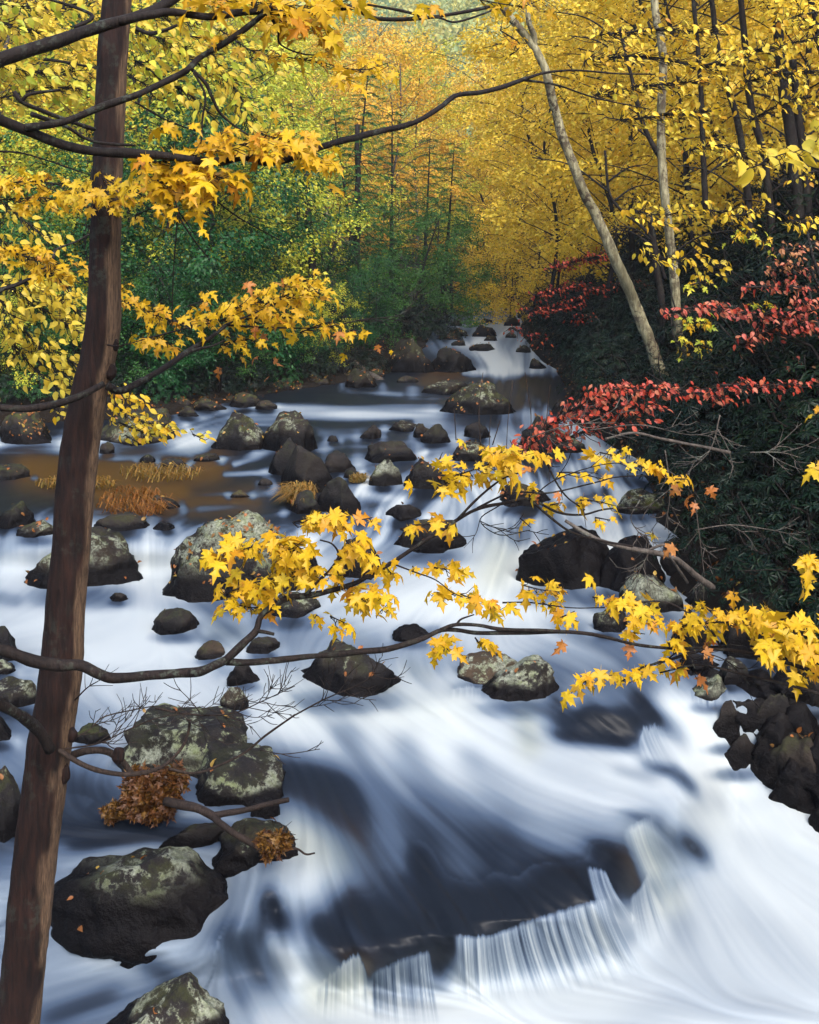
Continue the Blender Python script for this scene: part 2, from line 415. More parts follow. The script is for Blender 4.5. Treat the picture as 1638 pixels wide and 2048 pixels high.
FO = np.stack([np.interp(GX, _fx, row) for row in _t], 0)
def blur(a, r):
    k = np.exp(-np.linspace(-2, 2, 2 * r + 1) ** 2); k /= k.sum()
    p = np.pad(a, r, mode='edge')
    a = sum(k[i] * p[i:i + a.shape[0], :] for i in range(2 * r + 1))
    return sum(k[i] * a[:, i:i + a.shape[1] - 2 * r] for i in range(2 * r + 1))
FO = blur(FO, 6)
# strokes: points, radius, value, weight
for pts, r, v, w in [
        # far rapids
        ([(960, 690), (985, 715), (1010, 738)], 22, .95, .9), ([(930, 745), (1080, 742)], 9, .85, .8), ([(900, 690), (940, 690)], 8, .8, .7),
        ([(960, 655), (1040, 645)], 7, .8, .6), ([(1000, 668), (1060, 680)], 7, .7, .6), ([(890, 660), (930, 650)], 5, .6, .5),
        ([(700, 782), (800, 790)], 7, .7, .7), ([(870, 800), (760, 808)], 7, .55, .6), ([(1050, 790), (1090, 812)], 10, .6, .6),
        # white bar above the middle pool
        ([(390, 832), (520, 818), (640, 822), (760, 832), (880, 838)], 10, .9, .85), ([(880, 842), (1000, 836), (1060, 830)], 12, .85, .8),
        ([(560, 845), (700, 850), (820, 846)], 7, .15, .7), ([(640, 868), (720, 872)], 10, .75, .7),
        ([(230, 905), (330, 893), (400, 885)], 18, .95, .9), ([(200, 915), (300, 905)], 10, .8, .7), ([(372, 850), (382, 885)], 10, .9, .8),
        ([(0, 888), (120, 892)], 8, .7, .7), ([(60, 925), (240, 938), (400, 928)], 16, .06, .9), ([(30, 950), (200, 965), (420, 955), (520, 935)], 22, .05, .9),
        ([(450, 948), (540, 945)], 9, .85, .85), ([(470, 925), (560, 912)], 7, .6, .6), ([(380, 985), (520, 990)], 8, .5, .6), ([(380, 1000), (520, 1008)], 6, .12, .7),
        ([(400, 1020), (540, 1010)], 9, .6, .6), ([(380, 1032), (480, 1026)], 6, .2, .6),
        # right of the middle rocks
        ([(715, 930), (760, 930), (800, 905)], 12, .85, .7), ([(840, 905), (860, 930), (880, 900)], 12, .8, .7), ([(730, 985), (800, 1000), (760, 1030)], 16, .9, .8),
        ([(1000, 880), (1070, 890), (1150, 930), (1220, 960)], 30, .8, .7), ([(1050, 920), (1200, 990)], 18, .45, .6), ([(960, 960), (1100, 1040), (1180, 1060)], 20, .85, .6),
        ([(1180, 940), (1300, 975)], 16, .35, .7), ([(1210, 985), (1140, 1010)], 12, .3, .6),
        # left falls and the white pool
        ([(765, 898), (750, 938)], 7, .95, .8), ([(720, 930), (736, 962)], 6, .9, .7), ([(852, 902), (840, 932)], 7, .95, .8), ([(1000, 892), (1012, 918)], 8, .95, .7), ([(705, 1035), (690, 1078)], 9, .95, .8), ([(950, 1050), (985, 1092)], 10, .95, .7), ([(530, 905), (470, 930)], 7, .85, .7), ([(640, 1035), (600, 1060)], 7, .8, .6), ([(1080, 1000), (1100, 1040)], 10, .85, .6), ([(0, 1080), (60, 1075)], 16, .75, .7), ([(60, 1085), (100, 1075)], 12, .9, .8), ([(300, 1070), (305, 1150)], 26, .9, .8), ([(230, 1052), (330, 1048)], 10, .25, .8),
        ([(20, 1150), (50, 1170)], 30, .95, .6), ([(0, 1195), (30, 1200)], 14, .45, .8), ([(420, 1250), (470, 1260), (430, 1275)], 22, .35, .7),
        ([(395, 1255), (420, 1285)], 14, .35, .6), ([(610, 1080), (640, 1140), (610, 1170)], 22, .85, .8),
        ([(990, 1090), (985, 1130)], 40, .98, .8), ([(1020, 1100), (1000, 1160)], 18, .8, .5), ([(930, 1050), (1040, 1075)], 18, .7, .6),
        ([(1130, 1160), (1250, 1180)], 14, .9, .7), ([(1180, 1200), (1260, 1235)], 22, .35, .7), ([(1130, 1240), (1230, 1300), (1350, 1330)], 26, .42, .6),
        ([(1090, 1330), (1240, 1370), (1300, 1400)], 26, .30, .7), ([(950, 1270), (1080, 1290), (1180, 1340)], 16, .72, .5), ([(800, 1270), (870, 1262)], 12, .3, .8),
        ([(690, 1260), (560, 1300)], 20, .65, .5), ([(440, 1345), (520, 1370)], 22, .5, .6), ([(820, 1330), (850, 1370)], 14, .55, .6), ([(900, 1370), (985, 1385)], 12, .9, .8),
        # big fan
        ([(600, 1425), (760, 1440), (900, 1450), (1040, 1480)], 62, .97, .8), ([(640, 1450), (760, 1510), (860, 1540)], 46, .85, .6), ([(1040, 1440), (1060, 1490)], 20, .7, .6), ([(880, 1460), (1000, 1520), (1090, 1600)], 55, .98, .75),
        ([(1090, 1506), (1180, 1503), (1290, 1512)], 18, .99, .85), ([(1100, 1540), (1180, 1570), (1240, 1600)], 40, .90, .7),
        ([(1130, 1430), (1200, 1440), (1270, 1450)], 40, .05, .95), ([(1120, 1470), (1250, 1484)], 16, .04, .9), ([(1120, 1390), (1180, 1380)], 22, .35, .7), ([(1280, 1400), (1315, 1440)], 18, .08, .8),
        ([(1330, 1395), (1385, 1440), (1415, 1500)], 26, .97, .9), ([(1290, 1370), (1250, 1340)], 20, .35, .6), ([(1300, 1475), (1340, 1490)], 18, .92, .8),
        ([(1300, 1532), (1345, 1542), (1384, 1572)], 15, .14, .85), ([(1240, 1540), (1300, 1556)], 14, .5, .5), ([(1258, 1634), (1320, 1640)], 13, .30, .75),
        ([(545, 1540), (640, 1560), (700, 1610)], 42, .10, .85), ([(620, 1620), (720, 1650)], 26, .2, .7), ([(590, 1665), (650, 1710), (600, 1760)], 46, .82, .8),
        ([(720, 1670), (780, 1750), (840, 1800)], 58, .20, .7), ([(690, 1470), (760, 1610), (800, 1720)], 30, .46, .6), ([(810, 1490), (890, 1640), (945, 1760)], 32, .50, .65), ([(940, 1520), (1050, 1650), (1120, 1715)], 32, .58, .65), ([(1000, 1560), (1140, 1640), (1215, 1660)], 34, .74, .65), ([(1010, 1640), (1030, 1750)], 20, .42, .6),
        ([(840, 1720), (870, 1800), (885, 1890)], 26, .03, .9), ([(930, 1800), (1040, 1810), (1120, 1790)], 34, .04, .9), ([(1110, 1760), (1195, 1760)], 34, .01, .95), ([(1200, 1700), (1256, 1730), (1264, 1780)], 24, .02, .95),
        ([(700, 1820), (780, 1860), (850, 1880)], 40, .04, .95), ([(640, 1850), (690, 1900), (730, 1930)], 30, .04, .9), ([(884, 1850), (886, 1970)], 14, .01, .95), ([(1372, 1682), (1404, 1710)], 18, .12, .8),
        # lower left
        ([(130, 1740), (220, 1705), (350, 1690), (440, 1730), (470, 1760)], 10, .7, .8), ([(150, 1690), (300, 1672), (420, 1675)], 16, .12, .8), ([(130, 1655), (300, 1650)], 10, .1, .8),
        ([(350, 1625), (430, 1630), (480, 1640)], 12, .8, .7), ([(130, 1560), (200, 1600)], 30, .28, .7), ([(420, 1830), (500, 1770), (560, 1750)], 34, .72, .7),
        ([(540, 1800), (560, 1850), (545, 1880)], 26, .06, .9), ([(460, 1870), (520, 1960)], 24, .32, .7), ([(550, 1890), (590, 1940), (600, 1990)], 26, .85, .85),
        ([(250, 1910), (330, 1880), (410, 1900)], 24, .7, .7), ([(300, 1930), (340, 1960)], 22, .22, .75), ([(100, 1960), (250, 1960)], 24, .6, .6), ([(100, 2035), (220, 1990)], 24, .22, .6),
        ([(470, 1960), (490, 2000)], 20, .4, .6), ([(630, 2000), (900, 2010)], 14, .8, .6), ([(1000, 2000), (1300, 1980)], 18, .95, .8), ([(0, 1860), (60, 1800)], 20, .3, .6),
        ([(0, 1470), (30, 1480)], 12, .8, .6), ([(160, 1500), (270, 1520)], 18, .75, .6)]:
    d, _ = seg_dist(pts, PXG, PYG); a = w * np.exp(-(d / r) ** 2.2); FO = FO * (1 - a) + v * a
BR = np.zeros_like(FO)
for pts, r, v in [([(60, 940), (250, 950), (420, 935)], 40, .9), ([(200, 1020), (500, 1000)], 30, .6), ([(850, 760), (900, 765)], 14, .5), ([(160, 980), (360, 985)], 30, .9), ([(860, 745), (920, 750)], 10, .6),
                  ([(820, 1335), (850, 1350)], 24, .5), ([(430, 1265), (480, 1270)], 24, .5), ([(700, 1240), (760, 1330)], 20, .2), ([(1000, 1110), (985, 1150)], 40, .9), ([(1050, 1430), (1060, 1490)], 30, .9), ([(590, 1670), (680, 1710)], 50, .9), ([(640, 1990), (720, 1960)], 40, .8), ([(600, 1400), (900, 1420)], 60, .4), ([(1290, 1680), (1340, 1800)], 40, .7)]:
    d, _ = seg_dist(pts, PXG, PYG); BR = np.maximum(BR, v * np.exp(-(d / r) ** 2))
# flow strokes (downstream)
U = np.full(FO.shape, 1e-3); Vv = np.full(FO.shape, 1e-4); Wt = np.full(FO.shape, 1e-3)
for pts, r in [
        ([(1010, 640), (960, 690), (1000, 740), (1020, 790)], 40), ([(1020, 790), (900, 800), (700, 800)], 40), ([(1060, 780), (1060, 850), (1100, 920)], 50),
        ([(900, 835), (700, 830), (500, 825), (400, 840)], 40), ([(400, 850), (330, 890), (150, 920), (-100, 930)], 40), ([(900, 880), (700, 870), (640, 880)], 40), ([(600, 930), (450, 950), (200, 970), (-100, 980)], 50),
        ([(560, 1000), (400, 1025), (330, 1060)], 30), ([(300, 1050), (303, 1170)], 30), ([(303, 1170), (250, 1230), (100, 1280), (-100, 1300)], 60), ([(300, 1180), (400, 1230), (520, 1320), (620, 1400)], 60),
        ([(60, 1060), (60, 1160), (0, 1220)], 40), ([(830, 930), (760, 1000), (730, 1060), (640, 1130), (600, 1200)], 40), ([(1000, 900), (1100, 960), (1150, 1040)], 50), ([(1100, 960), (1000, 1030), (1010, 1080), (990, 1160)], 40),
        ([(990, 1160), (800, 1230), (650, 1270), (560, 1330)], 60), ([(1000, 1180), (1050, 1270), (1180, 1330), (1290, 1400)], 60), ([(1150, 1090), (1150, 1170), (1200, 1220)], 20), ([(1210, 1090), (1230, 1170), (1260, 1230), (1340, 1330)], 30),
        ([(850, 1260), (860, 1350), (900, 1400)], 50), ([(600, 1380), (760, 1430), (900, 1500), (1050, 1590), (1200, 1640), (1300, 1640)], 70), ([(900, 1420), (1050, 1500), (1200, 1560), (1330, 1600), (1400, 1720)], 70),
        ([(720, 1450), (850, 1600), (980, 1720), (1080, 1790)], 70), ([(640, 1480), (720, 1620), (800, 1740), (880, 1850)], 70), ([(560, 1500), (600, 1620), (620, 1720), (660, 1850), (700, 1940)], 60),
        ([(560, 1700), (480, 1790), (470, 1880), (520, 1990)], 50), ([(480, 1780), (380, 1890), (200, 1940), (60, 1980)], 50), ([(560, 1780), (580, 1880), (610, 1990)], 40), ([(620, 1990), (800, 2030), (1200, 2060), (1700, 2080)], 50),
        ([(1330, 1380), (1400, 1470), (1440, 1560), (1560, 1700), (1750, 1820)], 60), ([(1120, 1390), (1180, 1440), (1230, 1490)], 50), ([(1290, 1390), (1340, 1480)], 30), ([(1380, 1600), (1440, 1750), (1600, 1950)], 60), ([(1300, 1650), (1360, 1780), (1420, 1950)], 50),
        ([(1190, 1740), (1270, 1900)], 40), ([(1000, 1860), (1030, 1990)], 60), ([(130, 1700), (300, 1685), (430, 1710), (480, 1760)], 40), ([(120, 1560), (200, 1620), (350, 1660), (450, 1670)], 60), ([(1280, 1980), (1500, 2040), (1700, 2060)], 60), ([(160, 1430), (240, 1500), (150, 1560)], 40)]:
    d, par = seg_dist(pts, PXG, PYG); n = len(pts) - 1; k = np.minimum((par * n).astype(int), n - 1)
    seg = np.array([[pts[i + 1][0] - pts[i][0], pts[i + 1][1] - pts[i][1]] for i in range(n)], float); seg /= np.linalg.norm(seg, axis=1, keepdims=True)
    w = np.exp(-(d / r) ** 2 * 0.7) + 1e-4 / (1 + (d / r) ** 2); U += w * seg[k, 0]; Vv += w * seg[k, 1]; Wt += w
U, Vv = blur(U / Wt, 5), blur(Vv / Wt, 5)
nn = np.hypot(U, Vv) + 1e-6; U, Vv = U / nn, Vv / nn
def lic(noise, steps, h=1.0):
    """smear noise along the flow: what a long exposure does to foam"""
    acc = noise.copy(); cnt = 1.0
    H, W = noise.shape; J, I = np.meshgrid(np.arange(W, dtype=float), np.arange(H, dtype=float))
    for sgn in (1, -1):
        x, y = J.copy(), I.copy()
        for k in range(steps):
            xi, yi = np.clip(x, 0, W - 1.001), np.clip(y, 0, H - 1.001)
            a, b = xi.astype(int), yi.astype(int)
            x = x + sgn * h * U[b, a]; y = y + sgn * h * Vv[b, a]
            xi, yi = np.clip(x, 0, W - 1.001), np.clip(y, 0, H - 1.001); a, b = xi.astype(int), yi.astype(int); u, v = xi - a, yi - b
            w = 0.5 + 0.5 * math.cos(math.pi * k / steps)
            acc += w * ((noise[b, a] * (1 - u) + noise[b, a + 1] * u) * (1 - v) + (noise[b + 1, a] * (1 - u) + noise[b + 1, a + 1] * u) * v); cnt += w
    return acc / cnt
_r = np.random.default_rng(3)
def norm(a): a = a - a.mean(); return a / (a.std() + 1e-9)
L1 = norm(lic(_r.standard_normal(FO.shape), 26))
L2 = norm(lic(blur(_r.standard_normal(FO.shape), 3), 34, 1.5))
L4 = norm(lic(blur(_r.standard_normal(FO.shape), 22), 30, 2.5))
L3 = norm(lic(blur(_r.standard_normal(FO.shape), 9), 34, 2.0))
near = sstep(640, 1500, PYG)
ST = L1 * (0.16 + 0.14 * (1 - near)) + L2 * 0.40 + L3 * 0.40
_lf = lic(FO, 11, 1.0); _k = sstep(1150, 1420, PYG) * .85; FO = FO * (1 - _k) + _lf * _k
for pts, r, v in [([(930, 1975), (1100, 1962), (1270, 1925), (1310, 1880)], 46, .9), ([(640, 2030), (760, 2030), (870, 2030)], 40, .9), ([(1230, 1850), (1330, 1830), (1390, 1800)], 40, .85)]:
    d, _ = seg_dist(pts, PXG, PYG); a = .85 * np.exp(-(d / r) ** 2); FO = FO * (1 - a) + v * a
# stones part the flow: slack dark water below each, white threads beside it
for x0, y0, x1, y1 in ROCKBOX:
    w_ = x1 - x0
    if y1 < 770 or y1 > 1560 or w_ > 330: continue
    cx_ = (x0 + x1) / 2; hh = min(26, .10 * w_ + 4)
    d = np.hypot((PXG - cx_) / (.50 * w_), (PYG - y1 - hh * .3) / hh); a = .6 * np.exp(-d ** 3); FO = FO * (1 - a) + .16 * a
    for sx in (x0 - .08 * w_, x1 + .08 * w_):
        d = np.hypot((PXG - sx) / (.10 * w_ + 5), (PYG - y1 + hh * .5) / (hh * 1.3)); a = .5 * np.exp(-d ** 2); FO = FO * (1 - a) + np.maximum(FO, .9) * a
fr_ = 1 - sstep(760, 790, PYG); FO = FO + fr_ * ((FO - .45) * .6 - .12)
reach = sstep(770, 800, PYG) * (1 - sstep(1040, 1130, PYG))           # shallow middle reach: thin bands, dark gaps
FO = FO + reach * ((FO - .5) * .35 - .16)
FO = np.clip(FO, 0, 1)
mid = 4 * FO * (1 - FO)
FOAMG = np.clip(FO + ST * (0.02 + 0.05 * mid * (1 - .45 * sstep(1350, 1480, PYG)) + reach * .15 + fr_ * .13) - .05 * near * np.clip(L4 + .3, -.4, 2.2) * (FO > .3), 0, 1)
FOAMG = np.clip((FOAMG - 0.04) / 0.92, 0, 1)
ZG2 = ZG + (L2 * 0.3 + L3 + L4 * 2) * 0.003 * (0.4 + near)

ZG = ZG2
# falling sheets: threads of white that start at a rock lip and fan out to the pool below
RX0, RY0, RW, RH = 0, 1000, 1640, 1080                  # raster in photo pixels
VA = np.zeros((RH, RW)); VF = np.zeros((RH, RW)); VEILS = []
def veil(label, lip, foot, density, jag=10, seed=0, n=260, base=.62, amp=.3, sideL=.04, sideR=.06, fade=.5, own=True):
    r = np.random.default_rng(seed)
    w = lambda k: np.convolve(r.standard_normal(n + 60), np.exp(-np.linspace(-2, 2, 2 * k + 1) ** 2), 'same')[30:-30]
    nz = lambda a: a / (a.std() + 1e-9)
    j = np.clip(nz(w(1)) * .25 + nz(w(4)) * .5, -1.5, 1.5) * jag; strand = nz(w(1)) * .35 + nz(w(3)) * .55 + nz(w(9)) * .5
    M, m = n * 6, 500; U_ = np.linspace(0, 1, M); lip_s, foot_s = smooth_path(lip, M), smooth_path(foot, M)
    st = np.interp(U_ * (n - 1), np.arange(n), strand); jj = np.interp(U_ * (n - 1), np.arange(n), j)
    A = np.zeros((RH, RW)); Fm = np.zeros((RH, RW)); Cn = np.zeros((RH, RW))
    for v in np.linspace(0, 1, m):
        px = lip_s[:, 0] + (foot_s[:, 0] - lip_s[:, 0]) * v ** 1.35; py = lip_s[:, 1] + jj * (1 - v) ** 2 + (foot_s[:, 1] - lip_s[:, 1]) * v
        al = np.minimum(1, np.minimum(U_ / sideL, (1 - U_) / sideR)) * min(1, (1 - v) / fade) * min(1, .35 + v * 12) * density
        fo = np.clip(base + st * amp * (.5 + .5 * min(1, v * 5)) * (1 - .5 * v) + .25 * v ** 1.4 + .10 * math.exp(-v * 14), .04, 1)
        xi, yi = (px - RX0).astype(int), (py - RY0).astype(int); ok = (xi >= 0) & (xi < RW) & (yi >= 0) & (yi < RH)
        np.add.at(A, (yi[ok], xi[ok]), al[ok]); np.add.at(Fm, (yi[ok], xi[ok]), fo[ok]); np.add.at(Cn, (yi[ok], xi[ok]), 1)
    hit = Cn > 0; Cn[~hit] = 1; A /= Cn; Fm /= Cn
    VF[hit] = VF[hit] * (1 - A[hit]) + Fm[hit] * A[hit]; VA[hit] = np.maximum(VA[hit], A[hit])
    if own: VEILS.append((label, hit & (A > .45)))
veil('widest pleated veil of water falling off the dark lip at the bottom', [(905, 1868), (960, 1872), (1000, 1864), (1060, 1840), (1130, 1818), (1190, 1800), (1225, 1795)], [(915, 2010), (970, 2010), (1030, 2005), (1110, 1995), (1190, 1985), (1260, 1970), (1300, 1950)], 1.0, 2.5, 1, 420, .60, .20)
veil('narrow veil falling from the notch above the right end of the widest veil', [(1172, 1732), (1195, 1738), (1212, 1745), (1222, 1768)], [(1205, 1850), (1235, 1850), (1265, 1850), (1290, 1850)], .9, 3, 2, 120, .62, .16, .1, .12)
veil('pale fan of water running down beside the dark notch, right of the widest veil', [(1260, 1800), (1272, 1785), (1290, 1760), (1300, 1740)], [(1272, 1900), (1295, 1905), (1330, 1900), (1360, 1880)], .8, 4, 3, 120, .70, .12, .15, .3)
veil('smooth pale chute pouring over the upper right lip of the slab', [(1245, 1668), (1262, 1652), (1290, 1640), (1312, 1628)], [(1310, 1830), (1340, 1830), (1372, 1825), (1400, 1810)], .8, 4, 4, 180, .80, .05, .35, .45)
veil('leftmost ragged cream veil of the falls at the bottom', [(632, 1978), (660, 1952), (690, 1925), (715, 1908), (735, 1945)], [(625, 2040), (655, 2050), (690, 2050), (720, 2050), (742, 2050)], 1.0, 5, 6, 160, .76, .1)
veil('pleated blue veil between the cream veil and the dark cleft at the bottom', [(742, 1948), (790, 1925), (835, 1908), (862, 1902)], [(745, 2050), (800, 2060), (850, 2060), (885, 2055)], 1.0, 3, 7, 200, .55, .2)
veil('white fall squeezed between the two lichen boulders on the left', [(278, 1068), (300, 1066), (332, 1070)], [(268, 1176), (300, 1182), (334, 1178)], .75, 4, 9, 100, .84, .09, .3, .3)
veil('left thread of water down the dark domed rock by the right bank', [(1138, 1082), (1150, 1080), (1162, 1084)], [(1140, 1172), (1160, 1178), (1182, 1176)], .5, 4, 10, 40, .5, .3, .3, .3)
veil('right thread of water down the dark domed rock by the right bank', [(1196, 1092), (1206, 1090), (1216, 1096)], [(1206, 1182), (1230, 1190), (1258, 1188)], .62, 4, 11, 50, .6, .3, .3, .3)
veil('ragged sheet spilling over the right end of the dark sunken slab', [(1276, 1490), (1286, 1462), (1310, 1452), (1332, 1462)], [(1290, 1540), (1320, 1540), (1350, 1535), (1375, 1520)], .8, 8, 12, 110, .74, .12, .3, .5)
veil('fringe of fine threads under the small lichen stone at right', [(1380, 1376), (1410, 1392), (1440, 1386), (1454, 1372)], [(1384, 1408), (1412, 1418), (1442, 1412), (1460, 1402)], .6, 5, 14, 90, .6, .34)
veil('low white sill of water left of the flat lichen slab in the middle', [(890, 1382), (930, 1374), (985, 1378)], [(885, 1412), (930, 1412), (985, 1410)], .6, 3, 15, 120, .86, .07, .3, .3)
veil('fringe of threads under the small stone beside the lichen slab at left', [(160, 1474), (190, 1472), (218, 1470)], [(158, 1496), (190, 1496), (220, 1492)], .5, 5, 16, 60, .8, .15, .3, .3)
VF_ = np.where(VA > 0, VF / np.maximum(VA, 1e-6), 0)
rows = np.concatenate([np.arange(608, 700, 1.5), np.arange(700, 900, 2.2), np.arange(900, 1380, 3.0), np.arange(1380, 2060, 2.2), np.arange(2060, 2400, 12)])
colsx = np.concatenate([np.arange(-320, 0, 14.0), np.arange(0, 610, 3.4), np.arange(610, 1420, 1.7), np.arange(1420, 1640, 3.4), np.arange(1640, 2400, 14.0)])
gx, gy = np.meshgrid(colsx, rows)
zz = gsample(ZG2, gx, gy); YY = (EYE - zz) * F / (gy - HOR)
WV = np.stack([(gx - CX) / F * YY, YY, zz], -1).reshape(-1, 3)
nR, nC = gx.shape
foam_v, brown_v = gsample(FOAMG, gx, gy), gsample(BR, gx, gy)
xi, yi = np.clip((gx - RX0), 0, RW - 2).astype(int), np.clip((gy - RY0), 0, RH - 2).astype(int)
inr = (gx >= 0) & (gx < RW - 1) & (gy >= RY0) & (gy < RY0 + RH - 1)
def rsample(G):
    u, v = gx - RX0 - xi, gy - RY0 - yi
    return np.where(inr, (G[yi, xi] * (1 - u) + G[yi, xi + 1] * u) * (1 - v) + (G[yi + 1, xi] * (1 - u) + G[yi + 1, xi + 1] * u) * v, 0)
va, vf = rsample(VA), rsample(VF)
foam_v = foam_v * (1 - va) + vf
ii = (np.arange(nR - 1)[:, None] * nC + np.arange(nC - 1)[None, :]).ravel()
WQ = np.stack([ii, ii + nC, ii + nC + 1, ii + 1], -1)
M_WATER = mat_water()
owner = np.zeros(len(WQ), int); cx_, cy_ = gx.ravel()[ii].astype(int), gy.ravel()[ii].astype(int)
inq = (cx_ >= 0) & (cx_ < RW) & (cy_ >= RY0) & (cy_ < RY0 + RH)
for k, (lab, hm) in enumerate(VEILS):
    m_ = np.zeros(len(WQ), bool); m_[inq] = hm[cy_[inq] - RY0, cx_[inq]]; owner[m_] = k + 1
def water_piece(name, q):
    use = np.unique(q); remap = np.zeros(len(WV), int); remap[use] = np.arange(len(use))
    return obj(name, mesh_np(name, WV[use], None, remap[q], M_WATER, True, {'foam': foam_v.ravel()[use], 'brown': brown_v.ravel()[use]}))
tag(water_piece('stream', WQ[owner == 0]), 'silky white mountain stream running over boulders towards the lower right', 'stream', kind='structure')
for k, (lab, hm) in enumerate(VEILS):
    if (owner == k + 1).sum() > 20: tag(water_piece('waterfall', WQ[owner == k + 1]), lab, 'waterfall', 'thin sheets of falling water')

# ------------------------------------------------------------------ the ground: stream bed, banks, hillsides, one sheet to the far ridge
_zy = np.array([(2, -.1), (4.4, -.02), (5, .05), (6, .3), (7, .56), (8.5, .61), (9.2, .84), (11, .92), (13.5, .98), (17, 1.09), (20, 1.13), (22, 1.16), (25.4, 1.45), (30, 1.57), (36, 1.63), (46, 1.72), (60, 2.6), (90, 10), (130, 30), (180, 44), (300, 46)])
_xr = np.array([(2, 3.0), (4.3, 2.75), (5.2, 2.2), (5.6, 2.45), (6.2, 2.25), (7, 2.1), (8.3, 1.87), (10, 2.15), (12, 2.45), (15, 2.3), (18, 2.6), (22, 2.95), (25, 2.8), (30, 3.1), (45, 4.6), (60, 5), (200, 5)])
_xl = np.array([(2, -2.2), (3.6, -2.4), (4.4, -4), (5, -7), (12.6, -8), (13.6, -6.6), (14.6, -5.4), (15.5, -3.4), (17, -2.6), (18.5, -1.75), (20, -.45), (22, -.25), (25, .6), (30, .55), (36, .7), (45, 1.7), (60, 3), (200, 3)])
_pr = np.array([(-9, -.65), (-.45, -.6), (.05, .02), (.6, .42), (1.5, .75), (4, 1.7), (8, 4.0), (20, 12), (60, 36), (120, 60)])
_pl = np.array([(-9, -.65), (-.45, -.6), (.05, .02), (.9, .2), (4, .6), (8, 1.8), (16, 6), (40, 21), (80, 42), (140, 66)])
def ground(X, Y):
    X = np.asarray(X, float); Y = np.asarray(Y, float)
    z0 = np.interp(Y, _zy[:, 0], _zy[:, 1]); dr = X - np.interp(Y, _xr[:, 0], _xr[:, 1]); dl = np.interp(Y, _xl[:, 0], _xl[:, 1]) - X
    zr, zl = np.interp(dr, _pr[:, 0], _pr[:, 1]), np.interp(dl, _pl[:, 0], _pl[:, 1])
    b = np.minimum(np.maximum(zr, zl), 50 - z0)
    p = np.stack([X.ravel(), Y.ravel(), np.zeros(X.size)], -1)
    nn = fbm(p, .45, 4, 5).reshape(X.shape)
    return z0 + b + nn * (.10 + .03 * np.clip(b, 0, 12))
_th = np.concatenate([np.linspace(-1.0, -.55, 40, endpoint=False), np.linspace(-.55, .55, 150), np.linspace(.56, 1.0, 40)])
_rr = np.concatenate([np.arange(2.0, 16, .16), np.geomspace(16, 230, 120)])
_T, _R = np.meshgrid(_th, _rr); _GXw, _GYw = np.tan(_T * .97) * _R, _R
_gz = ground(_GXw, _GYw); _nc = len(_th); _q = (np.arange(len(_rr) - 1)[:, None] * _nc + np.arange(_nc - 1)[None, :]).ravel()
M_SOIL = mat_soil()
gnd = obj('ground', mesh_np('ground', np.stack([_GXw, _GYw, _gz], -1).reshape(-1, 3), None, np.stack([_q, _q + 1, _q + _nc + 1, _q + _nc], -1), M_SOIL, True))
tag(gnd, 'dark forest floor and hillsides on both banks of the stream', 'ground', kind='structure')

